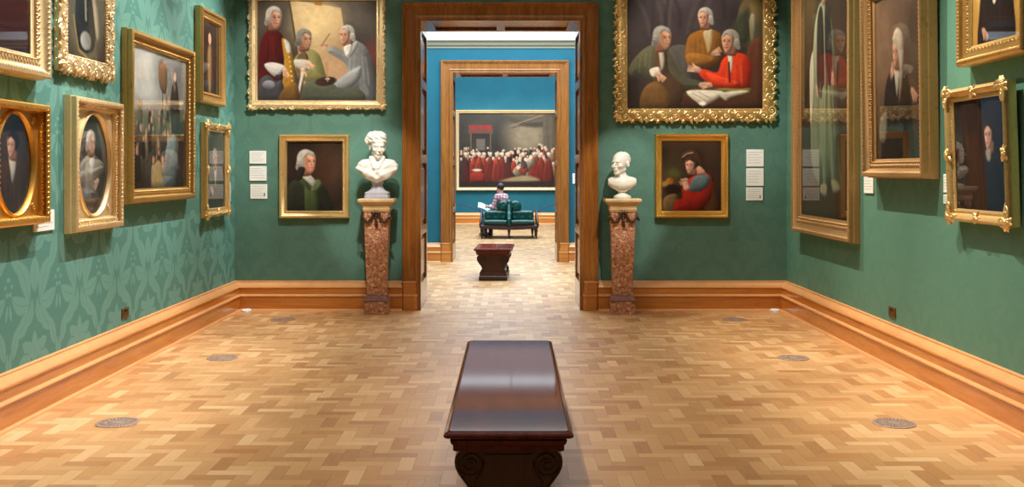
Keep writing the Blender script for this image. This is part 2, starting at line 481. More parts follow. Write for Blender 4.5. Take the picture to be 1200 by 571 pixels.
def jamb(name, dx, y0, y1):
    """panelled lining of the thick doorway"""
    b = MB(); T = .03
    ys = (y0, y0+.10, y1-.10, y1)
    rails = ((0, .30), (.85, .95), (1.69, 1.79), (2.57, 2.67), (3.22, DZ))
    for (xf, s) in ((DX0+dx, -1), (DX1+dx, 1)):
        a, c = sorted((xf, xf+s*T))
        b.box(*sorted((xf+s*T, xf+s*(T+.02))), y0, y1, 0, DZ)
        b.box(a, c, ys[0], ys[1], 0, DZ); b.box(a, c, ys[2], ys[3], 0, DZ)
        for (z0, z1) in rails: b.box(a, c, ys[1], ys[2], z0, z1)
        for (za, zb) in zip(rails[:-1], rails[1:]):       # raised field and bead in every panel
            z0, z1 = za[1], zb[0]
            q = MB(); hy = (ys[2]-ys[1])/2; hz = (z1-z0)/2
            q.loft(0, 0, hy-.05, hz-.05, [(0, 0), (.02, .012), (.02, .013)], ch=.001)
            b.add([(xf+s*(T-v[2]), (ys[1]+ys[2])/2+v[0], (z0+z1)/2+v[1]) for v in q.v], q.f)
    b.box(DX0+dx, DX1+dx, y0, y1, DZ+T, DZ+T+.02)
    for (ya, yb) in ((ys[0], ys[1]), (ys[2], ys[3])): b.box(DX0+dx, DX1+dx, ya, yb, DZ, DZ+T)
    xm = (DX0+DX1)/2+dx
    for (xa, xb) in ((DX0+dx, DX0+dx+.12), (xm-.05, xm+.05), (DX1+dx-.12, DX1+dx)): b.box(xa, xb, ys[1], ys[2], DZ, DZ+T)
    return b.build(name, M['oak'], kind='structure')
jamb('door_1', 0, WY-.002, Y2A+.06)
jamb('door_2', -D2*2, Y2B-.002, Y3A+.02)

# cornice of the blue room
CN = [(0, 3.74), (.02, 3.745), (.022, 3.765), (.05, 3.79), (.07, 3.80), (.072, 3.815), (.10, 3.85), (.13, 3.862), (.135, 3.88), (0, 3.882)]
b = MB()
for x in (-5.5, 5.5):
    for (o, z) in CN: b.v.append((x, Y2B-o, z))
n = len(CN)
for j in range(n-1): b.f.append((j, n+j, n+j+1, j+1))
b.build('trim_3', m_simple('cornice_paint', lin(150, 150, 128), .6), kind='structure')

# ------------------------------------------------------------------ relief carving kit
def arr(mb): return np.array(mb.v), mb.f
def t_leaf():
    """teardrop leaf with a raised midrib, from (0,0) to (1,0), dome in +z"""
    vs = []; fs = []; n = 7
    for i in range(n):
        s = i/(n-1); w = .34*math.sin(PI*min(1, s*1.0))**.7*(1-.45*s)+.01
        h = .30*math.sin(PI*(s*.8+.12)); cur = .18*s*s
        for (q, k) in ((-1, 0), (-.55, .8), (0, .75), (.55, .8), (1, 0)): vs.append((s, cur+q*w, h*k))
    for i in range(n-1):
        for j in range(4): fs.append((i*5+j, (i+1)*5+j, (i+1)*5+j+1, i*5+j+1))
    return np.array(vs), fs
def t_scroll(turns=1.35):
    mb = MB(); pts = []; rad = []; n = 20
    for i in range(n):
        s = i/(n-1); a = PI+s*turns*2*PI; r = .5*(1-s*.78)
        pts.append((.5+r*math.cos(a), r*math.sin(a), .10+.10*s)); rad.append(.13*(1-.35*s))
    mb.tube(pts, rad, 6); mb.ell((.5+.02, 0, .22), (.12, .12, .12), 7, 5)
    return arr(mb)
def t_shell():
    mb = MB()
    for a in (-70, -42, -14, 14, 42, 70):
        c, s = math.cos(math.radians(90+a)), math.sin(math.radians(90+a))
        mb.ell((.32*c, .32*s, .12), (.14, .14, .14), 7, 5); mb.tube([(0, 0, .1), (.32*c, .32*s, .18)], [.06, .13], 6)
    mb.ell((0, -.02, .14), (.16, .14, .16), 8, 5)
    return arr(mb)
def t_bead():
    mb = MB(); mb.ell((0, 0, .2), (.5, .5, .45), 7, 4); return arr(mb)
T_LEAF, T_SCROLL, T_SHELL, T_BEAD = t_leaf(), t_scroll(), t_shell(), t_bead()
def put(mb, tmpl, x, z, h, ang, sx, sy=None, sz=None, mirror=False):
    """template plane (x,y) -> picture plane (x,z); template z -> out of the picture (-y)"""
    V, F = tmpl; sy = sy or sx; sz = sz or sx
    a = V*np.array([sx, sy*(-1 if mirror else 1), sz]); c, s = math.cos(ang), math.sin(ang)
    vx = x+a[:, 0]*c-a[:, 1]*s; vz = z+a[:, 0]*s+a[:, 1]*c; vy = -(h+a[:, 2])
    k = len(mb.v); mb.v.extend(zip(vx.tolist(), vy.tolist(), vz.tolist())); mb.f.extend([tuple(i+k for i in f) for f in F])

def side_iter(w, h, u):
    """the four rails at inset u: start point, direction angle, length; inward is +90 deg from the direction"""
    a, c = w/2-u, h/2-u
    return (((-a, -c), 0, 2*a), ((a, -c), PI/2, 2*c), ((a, c), PI, 2*a), ((-a, c), 3*PI/2, 2*c))
def row(mb, tmpl, w, h, u, ht, pitch, size, ang=0, sy=None, sz=None, alt=False):
    for ((x, z), d, L) in side_iter(w, h, u):
        n = max(1, round(L/pitch)); p = L/n
        for i in range(n):
            s = (i+.5)*p; put(mb, tmpl, x+math.cos(d)*s, z+math.sin(d)*s, ht, d+ang, size, sy, sz, alt and i % 2 == 1)

def sweep_frame(mb, w, h, prof):
    m = len(prof); k = len(mb.v)
    for (sx, sz) in ((-1, -1), (1, -1), (1, 1), (-1, 1)):
        for (u, q) in prof: mb.v.append((sx*(w/2-u), -q, sz*(h/2-u)))
    for i in range(4):
        r = (i+1) % 4
        for j in range(m-1): mb.f.append((k+i*m+j, k+r*m+j, k+r*m+j+1, k+i*m+j+1))

def carve_rococo(mb, w, h, bw, ht, unit, seed, spill=.012, reach=1.0):
    """running acanthus: alternating scrolls with leaves springing off both edges"""
    r = random.Random(seed)
    for ((x, z), d, L) in side_iter(w, h, bw*.5):
        n = max(2, round(L/unit)); p = L/n; c, s = math.cos(d), math.sin(d)
        def at(t, o): return x+c*t-s*o, z+s*t+c*o
        for i in range(n):
            t0 = i*p; up = 1 if i % 2 == 0 else -1; m = up < 0
            px, pz = at(t0+p*.08, -up*bw*.06); put(mb, T_SCROLL, px, pz, ht, d, p*.74, p*.74*.95, bw*.5, m)
            for (tt, oo, an, ln_) in ((.55, .10, 55, .62), (.62, -.05, -40, .6), (.25, -.22, -125, .46), (.80, .20, 15, .55), (.1, .25, 120, .42)):
                px, pz = at(t0+p*tt, up*oo*bw*reach); put(mb, T_LEAF, px, pz, ht*.9, d+up*math.radians(an*(.4+.6*reach)+r.uniform(-12, 12)), bw*ln_*(.5+.5*reach)*r.uniform(.85, 1.1), bw*.58, bw*.5, m)
        for i in range(n*2):
            t0 = (i+.5)*p/2
            px, pz = at(t0, -bw*.5); put(mb, T_SHELL if i % 2 else T_LEAF, px, pz, ht*.35, d+PI*(i % 2 == 0)*0-PI+r.uniform(-.2, .2)+(.5 if not i % 2 else 0), spill*4 if not i % 2 else spill*2.4, None, bw*.3)
    for (sx, sz) in ((-1, -1), (1, -1), (1, 1), (-1, 1)):
        a = math.atan2(sz, sx); x, z = sx*(w/2-bw*.5), sz*(h/2-bw*.5)
        put(mb, T_SHELL, x, z, ht*1.05, a-PI/2, bw*.9, bw*.9, bw*.6)
        for q in (-.9, 0, .9): put(mb, T_LEAF, x, z, ht, a+q, bw*.62, bw*.6, bw*.5)

def canvas_obj(img, w, h, depth, parent, name='canvas'):
    H, W = img.shape[:2]
    xs = np.linspace(-w/2, w/2, W); zs = np.linspace(h/2, -h/2, H)
    V = np.stack([np.tile(xs, H), np.full(W*H, -depth), np.repeat(zs, W)], 1)
    idx = np.arange(W*H).reshape(H, W)
    F = np.stack([idx[:-1, :-1], idx[1:, :-1], idx[1:, 1:], idx[:-1, 1:]], -1).reshape(-1, 4)
    n = len(V)
    # back edge so that the canvas is a stretched solid
    ring = [0, W-1, W*H-1, W*(H-1)]
    Vb = [(V[i][0], -max(depth-.02, .002), V[i][2]) for i in ring]
    V2 = np.concatenate([V, np.array(Vb)])
    me = bpy.data.meshes.new(name)
    fl = F.tolist()+[[n, n+1, n+2, n+3]]
    me.from_pydata(V2.tolist(), [], fl); me.update()
    c = np.ones((n+4, 4), dtype=np.float32)
    s = np.clip(img.reshape(-1, 3), 0, 1)
    c[:n, :3] = np.where(s <= .04045, s/12.92, ((s+.055)/1.055)**2.4); c[n:, :3] = .1
    at = me.color_attributes.new('paint', 'FLOAT_COLOR', 'POINT'); at.data.foreach_set('color', c.ravel())
    me.materials.append(M['paint'])
    o = bpy.data.objects.new(name, me); link(o, parent)
    return o

def glazing(w, h, depth, parent):
    b = MB(); b.box(-w/2, w/2, -depth-.002, -depth, -h/2, h/2)
    return b.build('glazing', M['glass'], parent)

PICTURES = {}
def picture(key, wall, a0, a1, z0, z1, rail, depth, style, gold, img, label, rec=.03, glass=False, cat='painting', group=None, tilt=0.0, seed=1, spill=.008):
    """wall: 'B' back (a = x), 'L' left, 'R' right (a = y); rail = (left,right,bottom,top) or one width"""
    W, H = a1-a0, z1-z0; ac, zc = (a0+a1)/2, (z0+z1)/2
    if wall == 'B': loc, rz = (ac, WY-.002, zc), 0
    elif wall == 'L': loc, rz = (WX0+.002, ac, zc), PI/2
    elif wall == 'G': loc, rz = (ac, Y3B-.002, zc), 0
    else: loc, rz = (WX1-.002, ac, zc), -PI/2
    t = thing('framed_painting', label, cat, loc, rz, group)
    t.rotation_euler = (tilt, 0, rz) if wall != 'R' else (tilt, 0, rz)
    if tilt: t.location = (loc[0]-(math.sin(tilt)*H/2+.004 if wall == 'R' else 0), loc[1], loc[2])
    u = rail; D = depth; fm = MB(); cv = MB(); cvm = gold
    if style == 'deep':       # high outer edge falling in a scoop to the sight edge
        sweep_frame(fm, W, H, [(0, .0), (.004, D*.5), (.012, D*.55), (.012, D*.93), (.02, D), (.04, D), (.05, D*.94), (.055, D*.86), (u*.5, D*.62), (u*.72, D*.5), (u*.74, D*.58),
                               (u*.86, D*.58), (u*.88, D*.45), (u*.97, D*.38), (u, rec+.004), (u, .004)])
        row(cv, T_LEAF, W, H, .026, D*.97, .034, .03, PI/2, .026, .024)
        row(cv, T_BEAD, W, H, u*.81, D*.56, .022, .017, 0, None, .016)
        row(cv, T_LEAF, W, H, u*.52, D*.60, .04, u*.22, PI/2, .034, .03)
    elif style == 'plain':    # flat gilt moulding with two fillets
        sweep_frame(fm, W, H, [(0, 0), (0, D*.75), (.008, D*.85), (u*.12, D), (u*.3, D), (u*.36, D*.86), (u*.46, D*.8), (u*.6, D*.66), (u*.72, D*.6), (u*.75, D*.7), (u*.85, D*.7), (u*.88, D*.52), (u, rec+.006), (u, .004)])
        row(cv, T_BEAD, W, H, u*.80, D*.69, .02, .012, 0, None, .01)
    elif style == 'leafy':    # gilt with a raised gadrooned inner band
        sweep_frame(fm, W, H, [(0, 0), (0, D*.7), (.01, D*.9), (u*.2, D), (u*.38, D*.9), (u*.42, D*.7), (u*.6, D*.62), (u*.85, D*.55), (u*.9, D*.5), (u, rec+.006), (u, .004)])
        row(cv, T_LEAF, W, H, u*.14, D*.95, .026, u*.22, PI/2, .024, .016)
        row(cv, T_LEAF, W, H, u*.58, D*.58, .024, u*.26, PI/2, .024, .018, True)
    elif style == 'carved':   # thick running scrollwork
        sweep_frame(fm, W, H, [(.012, 0), (.012, D*.45), (.02, D*.55), (u*.3, D*.72), (u*.55, D*.78), (u*.82, D*.6), (u*.88, D*.62), (u*.95, D*.55), (u, rec+.006), (u, .004)])
        carve_rococo(cv, W, H, u*.82, D*.62, u*.92, seed, spill, min(1, .3+spill*100))
        row(cv, T_BEAD, W, H, u*.92, D*.56, .022, .014, 0, None, .012)
    elif style == 'corners':  # straight gilt rails with rococo corners and centres
        sweep_frame(fm, W, H, [(.01, 0), (.01, D*.6), (.02, D*.8), (u*.35, D*.95), (u*.55, D*.8), (u*.7, D*.55), (u*.8, D*.6), (u*.9, D*.58), (u, rec+.006), (u, .004)])
        row(cv, T_LEAF, W, H, u*.70, D*.60, .026, u*.22, PI/2, .018, .014)
    fm.build('frame', M['gold_dark'] if style == 'carved' and gold is M['gold'] else gold, t, smooth='auto')  # darker gilt under bright carving: shade of the recesses put into the colour
    if cv.v: cv.build('carved_border', cvm, t, smooth=True, fix=False)
    if style == 'corners':
        pts = [(sx, sz) for sx in (-1, 1) for sz in (-1, 1)]
        r = random.Random(seed)
        for (sx, sz) in pts:
            co = MB(); a = math.atan2(sz, sx); x, z = sx*(W/2-u*.42), sz*(H/2-u*.42)
            put(co, T_SHELL, x, z, D*.85, a-PI/2, u*.95, None, u*.7)
            for (q, l) in ((-1.5, .7), (-.8, .62), (-.2, .55), (.4, .6), (1.0, .66), (1.7, .7), (2.36, 1.25), (-2.36, 1.25)): put(co, T_LEAF, x, z, D*.8, a+q, u*l, u*.75, u*.7)
            for q in (-1, 1): put(co, T_SCROLL, x, z, D*.8, a+q*2.36, u*1.1, u*.7, u*.6, q < 0)
            co.build('corner_ornament', gold, t, smooth=True, fix=False)
        for (x, z, a) in ((0, -H/2+u*.5, -PI/2), (0, H/2-u*.5, PI/2), (-W/2+u*.5, 0, PI), (W/2-u*.5, 0, 0)):
            co = MB()
            put(co, T_SHELL, x, z, D*.85, a-PI/2, u*.85, None, u*.6)
            for q in (-1.5, -.9, .9, 1.5, 2.3, -2.3): put(co, T_LEAF, x, z, D*.8, a+q, u*.6, u*.5, u*.55)
            co.build('centre_ornament', gold, t, smooth=True, fix=False)
    cw, chh = W-2*u+.01, H-2*u+.01
    canvas_obj(img, cw, chh, rec, t)
    if glass: glazing(cw-.004, chh-.004, rec+.004, t)
    PICTURES[key] = (t, cw, chh)
    return t

def oval_mount(t, W, H, rx, rz, dep, mat):
    """gilt spandrel with an oval opening and a moulded oval rim"""
    n = 64; b = MB()
    def rect(a):
        c, s = math.cos(a), math.sin(a); k = min((W/2)/max(abs(c), 1e-6), (H/2)/max(abs(s), 1e-6)); return c*k, s*k
    rings = []
    for q in range(n):
        a = 2*PI*q/n; c, s = math.cos(a), math.sin(a); R = rect(a)
        rings.append([(R[0], -dep, R[1]), ((rx+.03)*c, -dep, (rz+.03)*s), ((rx+.026)*c, -dep-.014, (rz+.026)*s), ((rx+.014)*c, -dep-.02, (rz+.014)*s), ((rx+.004)*c, -dep-.010, (rz+.004)*s), (rx*c, -dep+.022, rz*s)])
    m = len(rings[0])
    for r in rings: b.v.extend(r)
    for q in range(n):
        r = (q+1) % n
        for j in range(m-1): b.f.append((q*m+j, r*m+j, r*m+j+1, q*m+j+1))
    o = b.build('oval_mount', mat, t, smooth='auto')
    for sx in (-1, 1):
        for sz in (-1, 1):
            c = MB(); x, z = sx*W*.41, sz*H*.43
            put(c, T_SHELL, x, z, dep, math.atan2(sz, sx)+PI/2, .045, None, .03); put(c, T_SCROLL, x, z, dep, math.atan2(sz, sx)+PI, .05, None, .03)
            c.build('spandrel_ornament', mat, o, smooth=True, fix=False)
    return o
# ------------------------------------------------------------------ painting the canvases
class Paint:
    """brush-painted picture: coordinates are those of a box (x0,y0)-(x1,y1), y down"""
    def __init__(s, box, res, bg, bg2=None, dirn=(0, 1)):
        s.x0, s.y0, s.x1, s.y1 = box; w, h = s.x1-s.x0, s.y1-s.y0; k = res/max(w, h); s.px = 1/k
        s.W, s.H = int(w*k), int(h*k)
        s.X, s.Y = np.meshgrid(s.x0+(np.arange(s.W)+.5)/k, s.y0+(np.arange(s.H)+.5)/k)
        c = np.array(bg)/255.; c2 = np.array(bg2 if bg2 else bg)/255.
        f = ((s.X-s.x0)/w*dirn[0]+(s.Y-s.y0)/h*dirn[1])[..., None].clip(0, 1)
        s.a = c*(1-f)+c2*f
        s.a = s.a*(1+.10*s.cloud(5)[..., None])
    def cloud(s, n):
        g = rng.normal(size=(n+2, n+2)); yy = np.linspace(0, n, s.H); xx = np.linspace(0, n, s.W)
        iy = yy.astype(int); ix = xx.astype(int); fy = (yy-iy)[:, None]; fx = (xx-ix)[None]
        fy = fy*fy*(3-2*fy); fx = fx*fx*(3-2*fx)
        A = g[iy][:, ix]; B = g[iy][:, ix+1]; C = g[iy+1][:, ix]; D = g[iy+1][:, ix+1]
        return (A*(1-fx)+B*fx)*(1-fy)+(C*(1-fx)+D*fx)*fy
    def lay(s, m, col, col2=None, d=(0, 1), bb=None):
        c = np.array(col)/255.
        if col2 is not None:
            x0, y0, x1, y1 = bb; c2 = np.array(col2)/255.
            f = ((s.X-x0)/max(x1-x0, 1e-6)-.5)*d[0]+((s.Y-y0)/max(y1-y0, 1e-6)-.5)*d[1]+.5
            f = f.clip(0, 1)[..., None]; c = c*(1-f)+c2*f
        m = m[..., None]; s.a = s.a*(1-m)+c*m
    def blob(s, pts, col, col2=None, d=(0, 1), soft=1.0, smooth=True, al=1.0):
        P = np.array(pts, float)
        if smooth:
            n = len(P); out = []
            for i in range(n):
                p0, p1, p2, p3 = P[i-1], P[i], P[(i+1) % n], P[(i+2) % n]
                for t in (0, .25, .5, .75):
                    out.append(.5*((2*p1)+(-p0+p2)*t+(2*p0-5*p1+4*p2-p3)*t*t+(-p0+3*p1-3*p2+p3)*t**3))
            P = np.array(out)
        bb = (P[:, 0].min(), P[:, 1].min(), P[:, 0].max(), P[:, 1].max()); sw = soft*s.px
        ix = (s.X[0] > bb[0]-2*sw) & (s.X[0] < bb[2]+2*sw); iy = (s.Y[:, 0] > bb[1]-2*sw) & (s.Y[:, 0] < bb[3]+2*sw)
        if not ix.any() or not iy.any(): return
        a0, a1 = np.where(ix)[0][[0, -1]]; b0, b1 = np.where(iy)[0][[0, -1]]
        X_ = s.X[b0:b1+1, a0:a1+1]; Y_ = s.Y[b0:b1+1, a0:a1+1]
        ins = np.zeros(X_.shape, bool); dm = np.full(X_.shape, 1e9)
        for i in range(len(P)):
            ax, ay = P[i-1]; bx, by = P[i]; ex, ey = bx-ax, by-ay
            t = (((X_-ax)*ex+(Y_-ay)*ey)/(ex*ex+ey*ey+1e-12)).clip(0, 1)
            dm = np.minimum(dm, (X_-ax-t*ex)**2+(Y_-ay-t*ey)**2)
            c = ((ay > Y_) != (by > Y_)); ins ^= c & (X_ < ax+(Y_-ay)*ex/(ey if abs(ey) > 1e-12 else 1e-12))
        sd = np.sqrt(dm)*np.where(ins, -1, 1)
        m = np.zeros(s.X.shape); m[b0:b1+1, a0:a1+1] = (.5-sd/(2*sw)).clip(0, 1)*al
        s.lay(m, col, col2, d, bb)
        if smooth and ins.sum() > 40: s.model(m[b0:b1+1, a0:a1+1], sd, (b0, b1+1, a0, a1+1), .30*min(bb[2]-bb[0], bb[3]-bb[1]))
    def model(s, m, sd, w, k):
        """brushed modelling of a rounded form: lighter towards the upper left, deep tone along the far edge"""
        gy, gx = np.gradient(sd); n = np.sqrt(gx**2+gy**2)+1e-9; rim = (1+sd/max(k, 1e-6)).clip(0, 1)**1.3
        lam = (gx*.72+gy*.62)/n; f = 1-rim*(.50*lam.clip(0, 1)+.10)+rim*.22*(-lam).clip(0, 1)
        f = f+.05*np.sin(gx/n*9+gy/n*7+sd/max(k, 1e-6)*5)*(1-rim)
        b0, b1, a0, a1 = w; v = s.a[b0:b1, a0:a1]; v *= 1+(f[..., None]-1)*m[..., None]
    def oval(s, cx, cy, rx, ry, col, col2=None, d=(1, 0), soft=1.0, ang=0, al=1.0):
        c, q = math.cos(ang), math.sin(ang); u = (s.X-cx)*c+(s.Y-cy)*q; v = (s.Y-cy)*c-(s.X-cx)*q
        r = np.sqrt((u/rx)**2+(v/ry)**2); sd = (r-1)*min(rx, ry)
        s.lay((.5-sd/(2*soft*s.px)).clip(0, 1)*al, col, col2, d, (cx-rx, cy-ry, cx+rx, cy+ry))
    def line(s, pts, w, col, soft=.8, al=1.0):
        dm = np.full(s.X.shape, 1e9); P = np.array(pts, float)
        for i in range(len(P)-1):
            ax, ay = P[i]; ex, ey = P[i+1]-P[i]
            t = (((s.X-ax)*ex+(s.Y-ay)*ey)/(ex*ex+ey*ey+1e-12)).clip(0, 1)
            dm = np.minimum(dm, (s.X-ax-t*ex)**2+(s.Y-ay-t*ey)**2)
        s.lay((.5-(np.sqrt(dm)-w/2)/(2*soft*s.px)).clip(0, 1)*al, col)
    def folds(s, pts, n, col, w, al=.35):
        (ax, ay), (bx, by), (cx, cy), (dx, dy) = pts
        for i in range(n):
            f = (i+.5)/n+rng.uniform(-.12, .12); q = rng.uniform(-.22, .22); t0, t1 = rng.uniform(0, .25), rng.uniform(.6, 1)
            P0 = np.array((ax+(bx-ax)*f, ay+(by-ay)*f)); P2 = np.array((cx+(dx-cx)*(f+q*.4), cy+(dy-cy)*f)); P1 = (P0+P2)/2+np.array((bx-ax, by-ay))*q*.7
            C = [P0*(1-t)**2+2*P1*t*(1-t)+P2*t*t for t in np.linspace(t0, t1, 7)]
            s.line(C, w*rng.uniform(.6, 1.2), col, 2.2, al)
    def head(s, x, y, r, look=1, hair=(206, 200, 188), skin=(226, 178, 146), dark=(120, 74, 56), wig=True, tilt=0, turn=.6):
        """head of height 2.4 r; look = -1 faces left, +1 right"""
        L = look; sk = np.array(skin, float); dk = np.array(dark, float); sh = tuple(sk*.52+dk*.28); md = tuple(sk*.8+dk*.1); hl = tuple(np.minimum(255, sk*1.06)); hd = tuple(np.array(hair)*.55); hm = tuple(np.array(hair)*.8)
        s.blob([(x-L*.62*r, y+.4*r), (x+L*.34*r, y+.7*r), (x+L*.42*r, y+1.3*r), (x-L*.7*r, y+1.4*r)], sh, dark)      # neck
        s.oval(x-L*.18*r, y-.32*r, .90*r, .92*r, hair, hd, (.7, .6))
        if wig:
            s.oval(x-L*.80*r, y+.22*r, .34*r, .50*r, hair, hd, (.4, .9)); s.oval(x-L*1.0*r, y+.55*r, .22*r, .30*r, hm, hd)
            for q in range(3): s.line([(x-L*1.05*r, y-.02*r+q*.26*r), (x-L*.62*r, y+.06*r+q*.26*r)], .07*r, hd, .8, .6)
        k = turn*.22*r
        s.blob([(x-.56*r+L*k, y-.55*r), (x+L*k, y-.78*r), (x+.58*r+L*k, y-.5*r), (x+.60*r+L*k, y+.12*r), (x+.42*r+L*k*1.3, y+.80*r), (x+L*k*1.7, y+1.12*r), (x-.36*r+L*k*1.4, y+.84*r), (x-.60*r+L*k, y+.1*r)],
               hl if L < 0 else md, sh if L < 0 else hl, (.95, .2))
        if L > 0: s.blob([(x-.58*r+k, y-.4*r), (x-.2*r+k, y-.3*r), (x-.1*r+k, y+.5*r), (x+.05*r+k*1.5, y+1.05*r), (x-.4*r+k*1.2, y+.8*r), (x-.62*r+k, y+.1*r)], sh, soft=3, al=.6)
        fx = x+L*k*2.1; e = .235*r
        for q in (-1, 1):
            s.oval(fx+q*e, y-.06*r, .17*r, .10*r, sh, soft=1.5, al=.7); s.oval(fx+q*e, y-.03*r, .095*r, .055*r, (52, 34, 30), soft=.7); s.line([(fx+q*e-.15*r, y-.19*r), (fx+q*e+.15*r, y-.20*r)], .05*r, dark, .7, .75)
        s.blob([(fx-.04*r, y-.1*r), (fx+L*.17*r, y+.36*r), (fx-L*.14*r, y+.42*r), (fx-L*.12*r, y+.1*r)], sh, None, al=.75); s.line([(fx+L*.02*r, y-.1*r), (fx+L*.10*r, y+.30*r)], .07*r, hl, .8, .9)
        s.oval(fx, y+.60*r, .19*r, .05*r, (150, 66, 58), soft=.7); s.line([(fx-.13*r, y+.72*r), (fx+.13*r, y+.72*r)], .05*r, sh, .9, .6)
        s.oval(fx-L*.42*r, y+.36*r, .18*r, .15*r, (206, 118, 96), soft=2.5, al=.45); s.oval(fx+.02*r, y-.48*r, .26*r, .14*r, hl, soft=2.5, al=.6)
        s.blob([(x-.56*r+L*k, y-.36*r), (x-.3*r+L*k, y-.62*r), (x+L*k, y-.70*r), (x+.56*r+L*k, y-.38*r), (x+.46*r+L*k, y-.92*r), (x, y-1.14*r), (x-.5*r, y-.95*r)], hair, hm, (.6, .6), al=.95)
        for q in range(3): s.line([(x-.5*r+q*.34*r, y-.72*r), (x-.30*r+q*.34*r, y-1.02*r)], .06*r, hm, .8, .5)
    def hand(s, x, y, r, ang=0, skin=(222, 172, 140)):
        c, q = math.cos(ang), math.sin(ang); s.oval(x, y, r, r*.62, skin, tuple(np.array(skin)*.6), (0, 1), ang=ang)
        for i in range(4):
            o = (i-1.5)*.3*r; s.line([(x+c*r*.5-q*o, y+q*r*.5+c*o), (x+c*r*1.6-q*o*1.15, y+q*r*1.6+c*o*1.15)], r*.26, tuple(np.array(skin)*(1-.08*i)), .8)
        s.line([(x-q*r*.4, y+c*r*.4), (x+c*r*.8-q*r*.9, y+q*r*.8+c*r*.9)], r*.28, skin, .8)
    def done(s, grain=.022):
        s.a = s.a*(1+grain*(s.cloud(26)+.6*s.cloud(60))[..., None]); return s.a

# three gentlemen round an easel
P = Paint((68, 24, 652, 492), 210, (84, 76, 66), (58, 50, 44))
P.blob([(225, 20), (480, 60), (545, 480), (300, 480)], (196, 168, 124), (150, 116, 84), (.3, .8), smooth=False)
P.oval(345, 140, 95, 90, (236, 212, 158), soft=22, al=.75); P.oval(390, 95, 70, 50, (226, 196, 136), soft=20, al=.6)
P.line([(225, 20), (300, 480)], 8, (84, 58, 38)); P.line([(480, 62), (520, 300)], 5, (110, 84, 60)); P.blob([(345, 22), (388, 22), (384, 50), (350, 46)], (150, 104, 40), smooth=False)
P.oval(632, 275, 42, 60, (96, 52, 46), soft=8)
P.blob([(410, 260), (440, 238), (500, 262), (520, 235), (560, 215), (612, 262), (645, 400), (652, 492), (580, 492), (560, 440), (480, 470), (420, 440), (430, 410), (505, 370), (498, 318), (440, 280)], (138, 140, 138), (86, 88, 88), (.5, .6))
P.blob([(505, 262), (548, 212), (560, 232), (520, 290)], (172, 172, 166)); P.folds([(540, 260), (610, 270), (500, 400), (610, 470)], 4, (92, 94, 96), 5)
P.blob([(430, 420), (510, 360), (575, 330), (560, 400), (470, 450)], (156, 158, 156), (104, 106, 106), (.2, 1))
P.head(503, 185, 38, -1, (206, 202, 190), (216, 168, 138), turn=.8); P.blob([(492, 240), (530, 230), (520, 275), (500, 280)], (222, 220, 210))
P.hand(405, 230, 17, 2.6); P.line([(384, 232), (422, 180)], 3.5, (110, 68, 38))
P.blob([(250, 300), (285, 262), (330, 250), (372, 278), (400, 360), (412, 400), (350, 410), (300, 398), (262, 360)], (146, 140, 82), (104, 98, 56), (.3, .9))
P.blob([(262, 290), (300, 262), (318, 300), (290, 380), (262, 372)], (98, 78, 50)); P.folds([(330, 270), (380, 290), (330, 390), (400, 390)], 3, (108, 104, 48), 5)
P.blob([(280, 470), (310, 400), (420, 400), (470, 430), (560, 430), (580, 492), (280, 492)], (84, 88, 68), (52, 54, 46), (0, 1))
P.blob([(250, 300), (320, 302), (342, 330), (300, 352), (256, 330)], (198, 190, 176), (150, 138, 122)); P.hand(318, 322, 17, .5); P.hand(292, 352, 17, 1.2)
P.head(302, 205, 40, 1, (150, 146, 136), (214, 164, 130), turn=.8)
P.line([(290, 360), (262, 492)], 12, (190, 180, 166)); P.line([(300, 370), (278, 492)], 4, (70, 52, 40))
P.oval(403, 400, 52, 21, (54, 34, 26), (30, 18, 14), soft=1, ang=-.12); P.oval(412, 388, 10, 5, (206, 190, 160))
for q in (0, 1, 2): P.line([(412, 400), (398+q*8, 310)], 3, (150, 108, 70))
P.blob([(80, 260), (92, 200), (130, 158), (180, 172), (212, 230), (228, 280), (200, 310), (205, 400), (165, 470), (85, 440), (76, 340)], (96, 24, 24), (52, 12, 14), (.4, .8))
P.blob([(190, 200), (232, 240), (250, 340), (252, 430), (215, 475), (180, 460), (196, 380), (200, 300)], (186, 140, 44), (128, 88, 28), (.3, 1))
P.folds([(100, 210), (170, 200), (90, 330), (180, 330)], 4, (70, 12, 16), 5)
for q in range(8): P.oval(222+q*3, 265+q*22, 4, 4, (226, 190, 88))
P.blob([(200, 205), (228, 225), (232, 268), (212, 262)], (214, 208, 196)); P.head(158, 105, 44, 1, (216, 208, 192), (222, 170, 140), turn=.3)
P.blob([(105, 320), (150, 312), (205, 330), (190, 360), (160, 380), (120, 350)], (226, 222, 214), (150, 146, 142)); P.hand(205, 352, 18, 1.1)
P.blob([(80, 400), (120, 370), (160, 400), (190, 398), (200, 492), (80, 492)], (74, 74, 78), (42, 40, 42)); P.oval(125, 415, 30, 20, (156, 156, 160), (70, 70, 74), (0, 1)); P.oval(170, 378, 14, 9, (40, 40, 44))
P.blob([(180, 460), (215, 420), (262, 410), (270, 492), (180, 492)], (120, 84, 34), (70, 48, 22)); P.folds([(110, 200), (150, 190), (100, 310), (150, 330)], 3, (150, 60, 54), 4, .35); P.folds([(520, 270), (600, 265), (510, 380), (620, 460)], 4, (186, 188, 184), 4, .4); IMG_EASEL = P.done()

